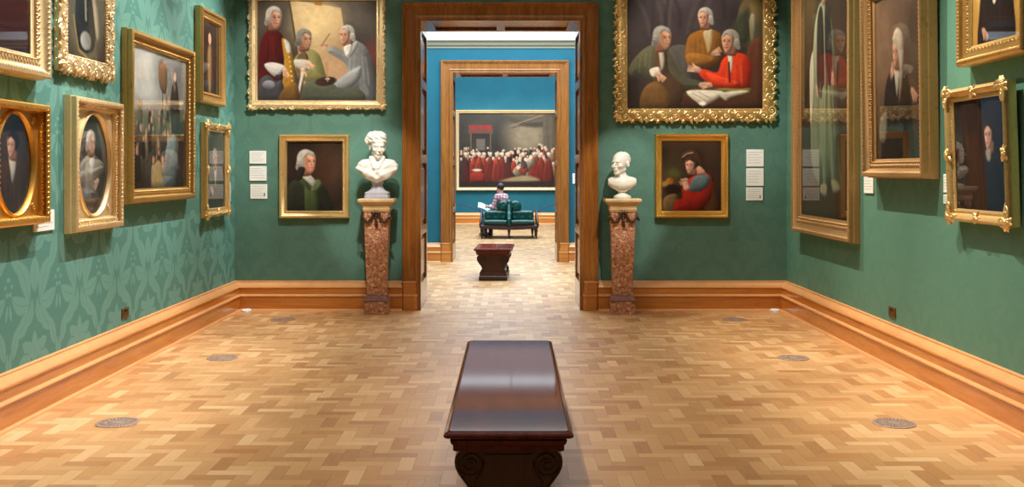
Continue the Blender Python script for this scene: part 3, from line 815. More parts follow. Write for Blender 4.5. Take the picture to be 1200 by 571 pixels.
# three gentlemen at a table
P = Paint((78, -10, 668, 487), 220, (62, 52, 54), (44, 34, 30))
P.folds([(80, 0), (520, 0), (150, 200), (420, 160)], 7, (88, 74, 74), 16, .4); P.folds([(120, 0), (500, 0), (90, 240), (500, 120)], 5, (36, 28, 28), 12, .5)
P.blob([(560, 80), (600, 10), (668, 10), (668, 250), (560, 190)], (96, 88, 62), (70, 66, 48)); P.oval(622, 60, 40, 45, (150, 124, 74), soft=10, al=.7); P.blob([(540, 130), (600, 60), (600, 190), (540, 200)], (58, 62, 44), soft=6)
P.oval(622, 92, 9, 11, (170, 162, 128)); P.blob([(610, 105), (634, 105), (630, 190), (614, 190)], (160, 152, 118), (100, 96, 74))
P.blob([(600, 235), (668, 200), (668, 487), (590, 440)], (104, 60, 40), (60, 34, 24)); P.blob([(260, 230), (350, 230), (360, 380), (280, 360)], (90, 84, 78), (62, 56, 50))
P.blob([(80, 360), (130, 360), (130, 487), (80, 487)], (44, 34, 28), smooth=False)
P.blob([(335, 290), (340, 190), (385, 155), (450, 150), (490, 180), (500, 260), (470, 300), (400, 310)], (156, 102, 34), (104, 64, 22), (.4, .8))
P.blob([(410, 160), (448, 152), (446, 230), (430, 250), (418, 210)], (206, 188, 150), (166, 128, 70)); P.folds([(350, 200), (400, 180), (345, 290), (410, 300)], 3, (100, 62, 22), 6)
P.blob([(335, 285), (345, 250), (440, 260), (455, 285), (400, 305), (350, 305)], (166, 110, 40), (110, 70, 26)); P.hand(458, 250, 19, -.6); P.head(412, 100, 36, -1, (206, 198, 182), (222, 168, 132), turn=.3)
P.blob([(85, 310), (130, 250), (180, 215), (225, 210), (270, 260), (320, 340), (400, 370), (420, 400), (300, 420), (230, 380), (150, 350), (95, 345)], (100, 96, 70), (66, 64, 46), (.2, 1))
P.blob([(205, 225), (248, 238), (262, 330), (330, 400), (300, 487), (150, 487), (150, 440), (190, 380)], (96, 70, 42), (58, 40, 24)); P.blob([(150, 400), (210, 370), (265, 430), (260, 487), (140, 487)], (120, 86, 40), (74, 50, 24))
P.folds([(120, 270), (200, 230), (110, 340), (200, 340)], 4, (66, 66, 40), 6); P.blob([(208, 210), (235, 235), (240, 300), (226, 320), (216, 250)], (220, 210, 188), (150, 138, 116))
P.blob([(176, 320), (215, 308), (222, 335), (190, 350)], (216, 208, 190)); P.hand(215, 342, 20, .7); P.hand(410, 388, 22, .35); P.head(235, 185, 42, 1, (176, 170, 158), (216, 160, 124), turn=.9)
P.blob([(320, 440), (340, 405), (440, 392), (620, 398), (660, 430), (640, 487), (340, 487)], (84, 52, 30), (50, 30, 18))
P.blob([(460, 402), (560, 394), (618, 402), (560, 415)], (122, 116, 46)); P.blob([(335, 412), (440, 406), (500, 418), (420, 470), (400, 470)], (218, 210, 190), (168, 156, 132)); P.blob([(480, 420), (560, 408), (610, 412), (530, 436), (505, 450)], (206, 198, 178), (150, 140, 118))
P.oval(405, 462, 16, 8, (236, 230, 212)); P.line([(360, 418), (420, 450)], 2, (120, 110, 96)); P.line([(390, 414), (440, 440)], 2, (120, 110, 96))
P.blob([(470, 330), (490, 280), (530, 250), (590, 255), (618, 300), (615, 360), (600, 396), (500, 396), (450, 388), (400, 350), (385, 320), (420, 318)], (222, 66, 26), (160, 34, 16), (.4, .8))
P.folds([(540, 270), (600, 280), (530, 380), (600, 380)], 4, (150, 32, 16), 6); P.blob([(420, 330), (490, 350), (560, 372), (540, 394), (460, 380)], (232, 80, 34), (180, 44, 20)); P.blob([(516, 250), (536, 262), (530, 330), (520, 300)], (216, 206, 186))
P.line([(520, 290), (524, 370)], 9, (70, 30, 24)); P.hand(378, 318, 22, 3.3); P.hand(430, 384, 17, 2.9); P.head(520, 200, 42, -1, (186, 178, 164), (224, 166, 130), turn=.5)
P.folds([(510, 270), (590, 265), (500, 370), (600, 390)], 4, (244, 120, 70), 4, .4); P.folds([(130, 260), (190, 225), (120, 330), (190, 330)], 3, (146, 146, 100), 4, .4); P.folds([(360, 190), (410, 170), (350, 270), (420, 290)], 3, (196, 142, 66), 4, .4); IMG_TABLE = P.done()

# elderly man turned right, dark ground
P = Paint((243, 73, 537, 425), 120, (40, 28, 20), (34, 24, 18)); P.oval(460, 210, 80, 110, (84, 54, 34), soft=16, al=.6)
P.blob([(246, 425), (250, 300), (290, 262), (330, 245), (400, 270), (450, 310), (475, 425)], (46, 50, 38), (28, 30, 24), (.3, .8))
P.blob([(340, 275), (378, 285), (402, 330), (410, 425), (345, 425), (338, 330)], (84, 100, 58), (50, 62, 36)); P.blob([(305, 262), (338, 250), (372, 320), (340, 300)], (62, 74, 48)); P.blob([(370, 320), (400, 262), (428, 284), (400, 320)], (92, 108, 66))
P.blob([(318, 240), (350, 228), (395, 270), (390, 298), (372, 292)], (216, 214, 200), (150, 150, 138)); P.head(352, 175, 50, 1, (196, 192, 180), (226, 164, 132), turn=1.0); P.blob([(306, 205), (340, 208), (320, 262), (292, 262)], (38, 30, 26)); IMG_OLD = P.done()

# young woman in a red wrap, fruit beside her
P = Paint((75, 112, 373, 467), 120, (58, 42, 28), (40, 26, 20)); P.oval(130, 300, 60, 90, (92, 78, 46), soft=14, al=.7); P.oval(118, 315, 19, 17, (206, 134, 54), (140, 80, 30)); P.oval(95, 330, 17, 16, (150, 120, 60)); P.oval(135, 275, 26, 22, (86, 92, 52), soft=4)
P.oval(130, 358, 44, 26, (38, 26, 20), soft=2); P.blob([(90, 467), (88, 400), (150, 380), (150, 467)], (132, 108, 72), (80, 62, 40))
P.blob([(270, 270), (320, 290), (350, 380), (350, 467), (290, 467)], (78, 50, 24)); P.oval(226, 208, 54, 50, (72, 46, 28), (44, 26, 18), soft=2); P.blob([(255, 200), (300, 270), (335, 300), (300, 330), (270, 280)], (60, 36, 20))
P.blob([(175, 400), (180, 335), (230, 290), (290, 272), (322, 310), (318, 400), (250, 467), (140, 467), (145, 410)], (206, 58, 36), (130, 24, 20), (.3, .8)); P.folds([(190, 350), (310, 330), (170, 460), (280, 460)], 5, (120, 22, 18), 6)
P.blob([(212, 340), (232, 300), (280, 276), (312, 300), (300, 340), (262, 366), (214, 364)], (112, 138, 140), (66, 84, 88), (.3, .8)); P.blob([(222, 255), (262, 240), (292, 275), (250, 285)], (230, 178, 150), (170, 112, 90))
P.head(220, 235, 36, -1, (78, 50, 32), (234, 182, 156), wig=False, turn=.5); P.blob([(172, 225), (176, 180), (215, 158), (258, 180), (276, 235), (248, 208), (200, 190)], (76, 48, 30)); P.line([(180, 195), (200, 178), (228, 172)], 4, (190, 180, 150)); P.hand(190, 312, 17, 2.6, (232, 180, 152)); P.blob([(180, 330), (200, 315), (215, 350), (190, 362)], (226, 172, 146)); IMG_RED = P.done()

def half_figure(res, box, bg, bg2, coat, coat2, cx, hy, r, look, hair, skin=(220, 170, 138), wig=True, cravat=(214, 208, 194), hands=((.3, .75, .6),), turn=.6, sash=None):
    """one sitter, shoulders across the lower part; box in plain units"""
    P = Paint(box, res, bg, bg2); x0, y0, x1, y1 = box; w, h = x1-x0, y1-y0
    P.oval(cx+look*.25*w, hy, .3*w, .3*h, tuple(min(255, v*1.45) for v in bg), soft=18, al=.6)
    sw = r*2.9
    P.blob([(cx-sw, y1+r), (cx-sw*.98, hy+r*4.2), (cx-sw*.72, hy+r*2.0), (cx-r*.6, hy+r*1.2), (cx+r*.6, hy+r*1.2), (cx+sw*.72, hy+r*2.0), (cx+sw*.98, hy+r*4.2), (cx+sw, y1+r)], coat, coat2, (.3, .8))
    P.folds([(cx-sw*.7, hy+r*2.8), (cx+sw*.7, hy+r*2.8), (cx-sw*.8, y1), (cx+sw*.8, y1)], 7, coat2, r*.2, .55); P.folds([(cx-sw*.6, hy+r*2.6), (cx+sw*.5, hy+r*2.7), (cx-sw*.5, y1), (cx+sw*.6, y1)], 4, tuple(min(255, v*1.5+12) for v in coat), r*.14, .3)
    if sash: P.blob([(cx-r*1.2, hy+r*2), (cx+r*.4, hy+r*1.7), (cx+r*1.1, y1), (cx-r*.9, y1)], sash, tuple(v*.6 for v in sash))
    if cravat: P.blob([(cx-r*.5, hy+r*1.0), (cx+r*.6, hy+r*1.0), (cx+r*.45, hy+r*2.6), (cx, hy+r*3.4), (cx-r*.3, hy+r*2.4)], cravat, tuple(v*.65 for v in cravat))
    P.head(cx, hy, r, look, hair, skin, wig=wig, turn=turn)
    for (hx, hyy, a) in hands: P.hand(x0+hx*w, y0+hyy*h, r*.5, a, skin)
    return P
IMG_BROWN = half_figure(100, (0, 0, 50, 64), (58, 44, 36), (30, 22, 20), (74, 48, 24), (34, 24, 18), 24, 21, 6.5, -1, (38, 26, 22), (222, 178, 150), wig=False, hands=()).done()
P = half_figure(110, (0, 0, 58, 75), (44, 38, 38), (26, 22, 22), (104, 98, 90), (52, 48, 46), 28, 22, 7.2, 1, (214, 210, 200), (218, 182, 160), hands=((.62, .66, 2.4),), sash=(140, 134, 124))
P.blob([(36, 8), (50, 14), (56, 40), (46, 44), (42, 24)], (112, 104, 96), (60, 54, 52)); P.blob([(20, 58), (58, 60), (58, 75), (14, 75)], (64, 58, 54)); IMG_ROBE = P.done()

# crowded scene under a stormy sky
P = Paint((0, 0, 140, 120), 150, (150, 156, 156), (70, 62, 50))
P.oval(30, 25, 40, 24, (206, 208, 200), soft=10, al=.7); P.oval(90, 18, 34, 20, (104, 106, 108), soft=10, al=.8); P.blob([(0, 62), (60, 56), (140, 50), (140, 120), (0, 120)], (92, 88, 66), (40, 34, 28), soft=4)
r_ = random.Random(3)
for i in range(90):
    x = r_.uniform(2, 138); y = r_.uniform(46, 100)-(22 if 70 < x < 115 and r_.random() < .4 else 0); k = r_.uniform(2.2, 4.2)*(.6+y/140)
    c = r_.choice([(46, 40, 36), (120, 110, 92), (66, 60, 52), (96, 44, 34), (150, 140, 118), (60, 74, 66), (110, 86, 52), (30, 28, 28)])
    P.blob([(x-k*1.2, y+k*5), (x-k, y+k*1.4), (x, y+k*.8), (x+k, y+k*1.4), (x+k*1.3, y+k*5)], c, tuple(v*.5 for v in c)); P.oval(x, y, k*.62, k*.8, (206, 164, 134), (120, 84, 66))
P.blob([(96, 40), (104, 22), (114, 24), (122, 60), (100, 70)], (38, 34, 32)); P.oval(108, 18, 3.4, 4.4, (214, 176, 150)); P.line([(72, 6), (78, 70)], 1.6, (70, 50, 34)); P.blob([(66, 8), (86, 12), (84, 34), (68, 30)], (120, 86, 60), (86, 60, 44))
P.blob([(84, 84), (104, 70), (116, 84), (110, 116), (78, 116)], (122, 140, 140), (66, 80, 84)); P.blob([(50, 116), (56, 98), (70, 96), (78, 116)], (150, 130, 86)); P.blob([(120, 62), (134, 66), (136, 114), (116, 114)], (44, 38, 36)); IMG_CROWD = P.done()

P = half_figure(110, (0, 0, 76, 92), (96, 78, 62), (58, 40, 32), (96, 28, 26), (48, 16, 16), 34, 26, 9, 1, (200, 192, 176), hands=((.72, .74, .4),)); P.blob([(30, 66), (76, 58), (76, 92), (20, 92)], (54, 24, 26)); IMG_NEAR = P.done()
# figure in dark blue standing in a painted oval
P = Paint((0, 0, 66, 90), 110, (86, 84, 72), (62, 56, 44)); P.oval(33, 45, 36, 47, (108, 104, 88), soft=6, al=.6); P.oval(32, 16, 6, 7, (214, 172, 144)); P.oval(32, 11, 7, 5, (196, 190, 178))
P.blob([(18, 80), (16, 44), (24, 26), (34, 23), (44, 30), (48, 56), (44, 82)], (44, 52, 62), (24, 28, 34)); P.blob([(40, 30), (52, 50), (56, 70), (50, 72), (44, 52)], (176, 166, 140)); P.oval(32, 76, 9, 7, (178, 178, 172), (110, 110, 108)); P.line([(30, 26), (32, 60)], 3, (150, 140, 116)); P.line([(12, 60), (20, 84), (40, 90)], 2, (150, 122, 70)); IMG_BLUE = P.done()
P = Paint((0, 0, 60, 74), 100, (60, 46, 36), (40, 30, 24)); P.blob([(22, 74), (20, 36), (28, 22), (38, 30), (42, 74)], (120, 92, 62), (70, 50, 36)); P.oval(29, 17, 5, 6, (210, 170, 140)); P.blob([(24, 30), (34, 30), (33, 70), (26, 70)], (160, 128, 84)); IMG_SLIM = P.done()
IMG_GREY = half_figure(100, (0, 0, 62, 74), (66, 58, 50), (40, 34, 30), (60, 56, 52), (34, 30, 30), 30, 26, 8, 1, (180, 174, 164)).done()

# full-length figure in pale green robes
P = Paint((0, 0, 152, 236), 190, (66, 54, 38), (38, 28, 20)); P.blob([(0, 0), (60, 0), (40, 90), (0, 120)], (88, 74, 44), (50, 40, 26), soft=6); P.blob([(0, 206), (152, 200), (152, 236), (0, 236)], (60, 42, 28))
P.blob([(34, 170), (42, 70), (56, 36), (74, 30), (92, 38), (110, 80), (122, 170), (132, 206), (96, 200), (60, 204)], (150, 156, 128), (84, 92, 70), (.4, .7)); P.blob([(56, 46), (72, 36), (78, 90), (74, 120), (56, 110)], (44, 40, 38)); P.blob([(80, 36), (96, 44), (102, 96), (86, 120)], (34, 32, 34))
P.folds([(44, 80), (112, 80), (40, 200), (128, 200)], 5, (90, 98, 76), 5, .35); P.folds([(50, 90), (100, 90), (50, 190), (120, 190)], 4, (196, 198, 168), 3, .35); P.blob([(70, 120), (86, 120), (84, 206), (74, 206)], (140, 150, 116), (104, 114, 84)); P.blob([(88, 120), (100, 120), (112, 200), (102, 204)], (132, 142, 108), (96, 104, 76))
P.blob([(68, 204), (86, 204), (84, 214), (66, 212)], (150, 146, 120)); P.blob([(100, 200), (116, 200), (126, 208), (106, 210)], (140, 136, 110)); P.blob([(30, 90), (44, 74), (46, 110), (34, 150)], (190, 190, 166)); P.head(76, 22, 8, -1, (224, 220, 208), (226, 184, 156)); P.hand(54, 112, 4.5, 1.2); P.hand(104, 104, 4.5, 1.4); IMG_FULL = P.done()
# seated figure in black with a long pale wig
P = half_figure(130, (0, 0, 100, 128), (96, 76, 58), (50, 38, 30), (36, 32, 32), (18, 16, 16), 46, 46, 10, -1, (214, 206, 188), (216, 168, 138), hands=((.78, .62, .6),)); P.blob([(38, 36), (48, 28), (60, 38), (58, 70), (50, 84), (52, 58), (46, 42)], (196, 188, 168), (110, 100, 86)); P.hand(36, 62, 5, -1.2); P.blob([(10, 96), (24, 90), (22, 112), (8, 112)], (120, 112, 98)); IMG_WIG = P.done()
# man in black against yellow
P = half_figure(110, (0, 0, 66, 78), (196, 160, 84), (170, 132, 66), (42, 36, 38), (26, 22, 24), 32, 20, 7.5, -1, (120, 96, 76), cravat=(226, 218, 204), hands=((.25, .9, .8),), wig=False, turn=.4); P.line([(26, 37), (30, 52)], 4, (226, 218, 204)); IMG_YELLOW = P.done()
P = Paint((0, 0, 70, 72), 110, (40, 28, 28), (28, 20, 20)); P.blob([(30, 72), (32, 44), (44, 34), (60, 44), (64, 72)], (36, 28, 28), (24, 18, 18)); P.head(48, 24, 8, -1, (52, 36, 30), (222, 180, 156), wig=False, turn=.5); P.blob([(43, 34), (50, 33), (49, 40), (45, 40)], (150, 140, 128)); IMG_DARK = P.done()

# a crowded chamber hall with red robes
P = Paint((0, 0, 287, 225), 230, (62, 58, 52), (40, 34, 30)); P.oval(205, 70, 60, 60, (134, 118, 92), soft=26, al=.85); P.blob([(130, 0), (287, 0), (287, 30), (200, 40)], (92, 82, 66), (70, 62, 50), soft=5)
P.line([(150, 40), (250, 6)], 3, (120, 106, 84)); P.line([(160, 44), (280, 20)], 2, (60, 52, 44)); P.blob([(252, 10), (287, 8), (287, 130), (256, 130)], (80, 70, 56), soft=2)
P.blob([(30, 36), (98, 36), (102, 62), (28, 62)], (132, 44, 40), (90, 62, 52), smooth=False); P.blob([(36, 62), (94, 62), (90, 110), (40, 110)], (42, 38, 36), (56, 46, 40), smooth=False); P.line([(36, 62), (36, 112)], 3, (100, 84, 60)); P.line([(94, 62), (94, 112)], 3, (100, 84, 60)); P.blob([(52, 78), (78, 78), (78, 112), (52, 112)], (92, 84, 74), smooth=False)
r_ = random.Random(11)
for (n, y0, y1, k0) in ((46, 106, 122, 3.6), (44, 118, 138, 4.6), (30, 134, 156, 5.6)):
    for i in range(n):
        x = r_.uniform(4, 283); y = r_.uniform(y0, y1)+(-16 if x > 226 else 0)*r_.random(); k = k0*r_.uniform(.85, 1.15)
        c = r_.choice([(116, 40, 28), (140, 54, 32), (94, 30, 24), (46, 36, 34), (70, 50, 40), (140, 108, 74), (96, 74, 56)]) if not 148 < x < 215 else r_.choice([(60, 50, 46), (190, 172, 140), (34, 30, 30), (96, 76, 60), (150, 50, 36)])
        P.blob([(x-k*1.5, y+k*7), (x-k*1.2, y+k*1.6), (x, y+k*.8), (x+k*1.2, y+k*1.6), (x+k*1.5, y+k*7)], c, tuple(v*.55 for v in c), (.4, .8)); P.oval(x, y-k*.25, k*.7, k*.8, (190, 178, 158)); P.oval(x+k*.12, y+k*.12, k*.52, k*.66, (212, 162, 128), (130, 86, 66))
for (x, w) in ((44, 13), (74, 15), (60, 16), (92, 15), (112, 14), (128, 15), (146, 11), (222, 15), (244, 17), (266, 16), (20, 13), (190, 10)):
    P.blob([(x-w, 208), (x-w*.6, 150), (x, 134), (x+w*.6, 150), (x+w*.9, 206)], r_.choice([(158, 62, 40), (140, 46, 32), (120, 50, 36)]) if x > 30 and x != 190 and x != 146 else (52, 42, 40), (64, 24, 18), (.3, .8)); P.folds([(x-w*.5, 150), (x+w*.5, 150), (x-w*.8, 206), (x+w*.8, 206)], 4, (90, 22, 16), 3, .6); P.oval(x+2, 126, 5.5, 6.5, (204, 158, 126), (130, 90, 70)); P.oval(x, 122, 5.6, 4.0, (186, 174, 154))
P.blob([(160, 178), (172, 160), (200, 140), (216, 132), (224, 150), (206, 176), (176, 190)], (190, 172, 142), (84, 68, 56), (.3, .8)); P.blob([(176, 176), (190, 160), (206, 166), (196, 184)], (120, 44, 32)); P.oval(176, 164, 5, 5, (206, 168, 140)); P.oval(198, 140, 5, 5.5, (208, 168, 140)); P.blob([(184, 150), (196, 144), (204, 160), (190, 168)], (60, 50, 50)); P.folds([(170, 162), (214, 136), (178, 186), (222, 152)], 5, (90, 70, 56), 3, .6); P.oval(214, 132, 5, 6, (224, 180, 150)); P.blob([(36, 182), (72, 180), (76, 206), (38, 208)], (150, 48, 32), (90, 28, 20)); P.oval(54, 172, 14, 4, (186, 174, 150)); P.blob([(120, 206), (190, 188), (230, 196), (236, 206), (160, 212)], (136, 116, 84), soft=3); P.blob([(0, 208), (287, 208), (287, 225), (0, 225)], (40, 30, 26), soft=3); IMG_HALL = P.done()
# ------------------------------------------------------------------ the pictures
picture('B1', 'B', -3.02, -1.432, 2.29, 3.66, .115, .10, 'carved', M['gold_pale'], IMG_EASEL, 'large pale-gilt framed painting of three men around a painter\'s easel', seed=3, spill=.002, rec=.035)
picture('B2', 'B', -2.655, -1.855, 1.056, 2.012, .083, .07, 'plain', M['gold'], IMG_OLD, 'gilt-framed portrait of a white-wigged man in green, beside three white cards', rec=.02)
picture('B3', 'B', 1.178, 3.035, 2.155, 3.80, .158, .10, 'carved', M['gold'], IMG_TABLE, 'large painting of three men at a table, one in red, in scroll-carved gilt frame', seed=8, spill=.006, rec=.035)
picture('B4', 'B', 1.648, 2.49, 1.055, 2.02, .083, .075, 'leafy', M['gold_deep'], IMG_RED, 'gilt-framed portrait of a young woman in a red wrap, beside the bare-headed bust', rec=.022)

picture('L1', 'L', 5.80, 6.85, 2.20, 3.45, .16, .11, 'deep', M['gold_pale'], IMG_NEAR, 'broad pale-gilt frame nearest us, topmost on the wall, above the brown-coated oval portrait', glass=True)
picture('L2', 'L', 7.10, 8.07, 2.29, 3.45, .14, .075, 'carved', M['gold_pale'], IMG_BLUE, 'scroll-carved frame holding a dark blue figure, above the robed sitter\'s oval portrait', glass=True, seed=21, rec=.03)
t = picture('L3', 'L', 6.12, 6.86, 1.243, 2.045, .062, .10, 'deep', M['gold_deep'], IMG_BROWN, 'oval portrait of a dark-haired man in a brown coat, in a square yellow-gilt frame', glass=True, rec=.02)
oval_mount(t, .63, .69, .24, .315, .030, M['gold_deep'])
t = picture('L4', 'L', 7.27, 8.18, 1.148, 2.142, .10, .09, 'deep', M['gold_pale'], IMG_ROBE, 'oval portrait of a white-haired sitter in grey robes, in a square pale-gilt frame', glass=True, rec=.016)
oval_mount(t, .72, .80, .285, .372, .026, M['gold_pale'])
picture('L5', 'L', 8.345, 10.03, 1.322, 2.772, .125, .09, 'deep', M['gold_dark'], IMG_CROWD, 'painting of a crowd under a cloudy sky in a deep dull-gilt frame', glass=True, rec=.03)
picture('L6', 'L', 10.27, 11.13, 2.29, 3.26, .12, .08, 'plain', M['gold_dark'], IMG_SLIM, 'slim dark portrait in a plain gilt frame, above the frame with leafy scalloped edges', glass=True, rec=.03)
picture('L7', 'L', 10.46, 11.34, 1.105, 2.11, .10, .075, 'corners', M['gold'], IMG_GREY, 'grey portrait in a gilt frame with scalloped leafy corners, under a slim dark portrait', glass=True, rec=.03, seed=5)

picture('R1', 'R', 9.28, 11.22, .932, 3.80, .20, .10, 'deep', M['gold_brown'], IMG_FULL, 'tall full-length portrait of a standing figure in pale green robes', glass=True, rec=.035)
picture('R2', 'R', 7.55, 8.88, 1.537, 3.20, .16, .126, 'deep', M['gold_brown'], IMG_WIG, 'portrait of a seated figure in black with a long pale wig', glass=True, rec=.04, tilt=.012)
picture('R3', 'R', 6.12, 7.05, 2.31, 3.36, .13, .11, 'leafy', M['gold_dark'], IMG_YELLOW, 'portrait of a man in a black coat against yellow', rec=.04, glass=True)
picture('R4', 'R', 6.33, 7.25, 1.238, 2.178, .10, .085, 'corners', M['gold'], IMG_DARK, 'near-black portrait of a pale face in a gilt frame with bold leafy corners', glass=True, rec=.035, seed=9, tilt=.034)
picture('G1', 'G', -1.66, 1.42, 1.0, 3.42, .10, .10, 'plain', M['gold_pale'], IMG_HALL, 'wide painting of a red-robed crowd in a hall, behind the green sofa', rec=.03)

# ------------------------------------------------------------------ wall cards
def card(wall, a0, a1, z0, z1, label, group=None, icon=False, rows=5):
    W, H = a1-a0, z1-z0; ac, zc = (a0+a1)/2, (z0+z1)/2
    loc, rz = {'B': ((ac, WY, zc), 0), 'L': ((WX0, ac, zc), PI/2), 'R': ((WX1, ac, zc), -PI/2), 'T': ((ac, Y2B, zc), 0)}[wall]
    t = thing('wall_label', label, 'label', loc, rz, group)
    b = MB(); b.box(-W/2, W/2, -.012, 0, -H/2, H/2, .002); b.build('card', M['card'], t)
    k = MB(); r = random.Random(hash((round(a0, 2), round(z0, 2))) & 255)
    for i in range(rows):
        z = H*(.34-.62*i/max(1, rows-1)); k.box(-W*.42, W*(.42-r.random()*.25), -.0128, -.0118, z-.0022, z+.0022)
    k.build('printed_text', M['ink'], t)
    if icon:
        q = MB(); q.lathe([(.006, 0), (.006, .001)], 10); q.v = [(W*.34+x, -.0135+z, -H*.12+y) for (x, y, z) in q.v]
        q.box(W*.34-.006, W*.34+.006, -.0135, -.0122, -H*.32, -H*.16); q.build('pictogram', M['ink_dark'], t)
    return t
g1 = 'text cards beside the man in green'; g2 = 'text cards beside the woman in red'
card('B', -3.005, -2.815, 1.678, 1.826, 'topmost white text card of three beside the white-wigged man in green', g1)
card('B', -3.005, -2.81, 1.482, 1.65, 'middle white text card of three beside the white-wigged man in green', g1)
card('B', -2.995, -2.802, 1.276, 1.443, 'lowest white text card, with a small black pictogram, beside the man in green', g1, True)
card('B', 2.703, 2.90, 1.646, 1.842, 'topmost white text card of three beside the woman in red', g2)
card('B', 2.701, 2.90, 1.424, 1.626, 'middle white text card of three beside the woman in red', g2)
card('B', 2.699, 2.89, 1.256, 1.406, 'lowest, shortest white text card beside the woman in red', g2, True)
card('L', 6.80, 7.10, 1.19, 1.33, 'white text card at the lower edge of the brown-coated oval portrait')
card('L', 11.37, 11.56, 1.25, 1.47, 'white text card between the scallop-edged frame and the corner')
card('R', 8.92, 9.15, 1.40, 1.56, 'white text card under the deep-framed portrait in black')
card('R', 7.30, 7.47, 1.44, 1.575, 'upper white text card beside the dark portrait with leafy frame corners', 'text cards beside the dark portrait')
card('R', 7.30, 7.47, 1.36, 1.425, 'lower white text card beside the dark portrait with leafy frame corners', 'text cards beside the dark portrait')
card('T', 1.075, 1.21, 1.37, 1.55, 'small white text card on the blue wall beside the far doorway')

# ------------------------------------------------------------------ power sockets
def socket(wall, a, z, label):
    loc, rz = ((WX0, a, z), PI/2) if wall == 'L' else ((WX1, a, z), -PI/2)
    t = thing('power_socket', label, 'socket', loc, rz)
    b = MB(); b.loft(0, 0, .073, .043, [(.0, 0), (.0, .006), (.005, .010)], ch=.004); b.v = [(x, -z_, y) for (x, y, z_) in b.v]; b.build('faceplate', M['brass'], t)
    for s in (-1, 1):
        o = MB()
        for (dx, dz, w, h) in ((0, .014, .004, .009), (-.011, -.008, .007, .004), (.011, -.008, .007, .004)): o.box(s*.036+dx-w, s*.036+dx+w, -.0108, -.0095, dz-h, dz+h)
        o.build('outlet', M['black'], t)
        w = MB(); w.box(s*.014-.006, s*.014+.006, -.014, -.0095, .012, .030, .001); w.build('switch', M['black'], t)
    return t
socket('L', 8.42, .428, 'brass double socket under the crowd painting, just above the skirting')
socket('R', 8.49, .425, 'brass double socket under the portrait in black, just above the skirting')

# ------------------------------------------------------------------ floor vents
def vent():
    t = thing('floor_vent', 'x', 'vent', group='round floor vents along the two side walls')
    b = MB(); R = .132
    n = 40
    for (r, z) in ((R, 0), (R, .004), (R-.006, .0065), (R-.016, .0065), (R-.018, .003)):
        for q in range(n): b.v.append((r*math.cos(2*PI*q/n), r*math.sin(2*PI*q/n), z))
    for j in range(4):
        for q in range(n): b.f.append((j*n+q, j*n+(q+1) % n, (j+1)*n+(q+1) % n, (j+1)*n+q))
    b.build('rim', M['steel'], t, smooth='auto')
    g = MB(); g.lathe([(R-.018, 0), (R-.018, .002)], 40); g.build('duct_shade', M['black'], t)  # black disc standing in for the shade inside the duct
    g = MB()
    for q in range(28):
        a = 2*PI*q/28; c, s = math.cos(a), math.sin(a)
        for (r0, r1) in ((.035, .068), (.076, R-.017)):
            w0, w1 = r0*.086, r1*.086
            p = [(r0, -w0), (r1, -w1), (r1, w1), (r0, w0)]
            vs = [(x*c-y*s, x*s+y*c, z) for z in (.0018, .0058) for (x, y) in p]
            g.add(vs, [(3, 2, 1, 0), (4, 5, 6, 7), (0, 1, 5, 4), (1, 2, 6, 5), (2, 3, 7, 6), (3, 0, 4, 7)])
    for (ra, rb) in ((.0, .036), (.066, .078)):
        k = len(g.v); m = 32
        for (r, z) in ((max(ra, .001), .0018), (max(ra, .001), .006), (rb, .006), (rb, .0018)):
            for q in range(m): g.v.append((r*math.cos(2*PI*q/m), r*math.sin(2*PI*q/m), z))
        for j in range(3):
            for q in range(m): g.f.append((k+j*m+q, k+j*m+(q+1) % m, k+(j+1)*m+(q+1) % m, k+(j+1)*m+q))
    g.build('grille', M['steel'], t)
    return t
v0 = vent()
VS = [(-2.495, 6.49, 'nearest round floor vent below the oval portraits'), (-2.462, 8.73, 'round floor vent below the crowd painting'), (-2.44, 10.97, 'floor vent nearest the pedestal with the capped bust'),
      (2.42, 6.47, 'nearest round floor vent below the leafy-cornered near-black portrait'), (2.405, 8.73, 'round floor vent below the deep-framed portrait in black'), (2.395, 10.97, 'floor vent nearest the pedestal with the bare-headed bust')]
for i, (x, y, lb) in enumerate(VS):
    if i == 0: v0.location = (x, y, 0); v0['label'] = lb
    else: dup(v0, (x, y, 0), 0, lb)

# small white blocks in the two far corners of the floor
def corner_block(x, y, s, label):
    b = MB(); b.loft(0, 0, .052, .035, [(.004, 0), (0, .004), (0, .02), (.010, .032), (.018, .034)], ch=.008); b.box(-.02, .02, -.05, -.03, .0, .014, .002)
    o = b.build('corner_block', M['white'], None); o.location = (x, y, 0); o.rotation_euler = (0, 0, s); tag(o, label, 'block')
corner_block(-3.0, 11.60, .5, 'small white block in the floor corner below the leafy-cornered grey portrait')
corner_block(2.985, 11.60, -.2, 'small white block in the floor corner below the full-length portrait')
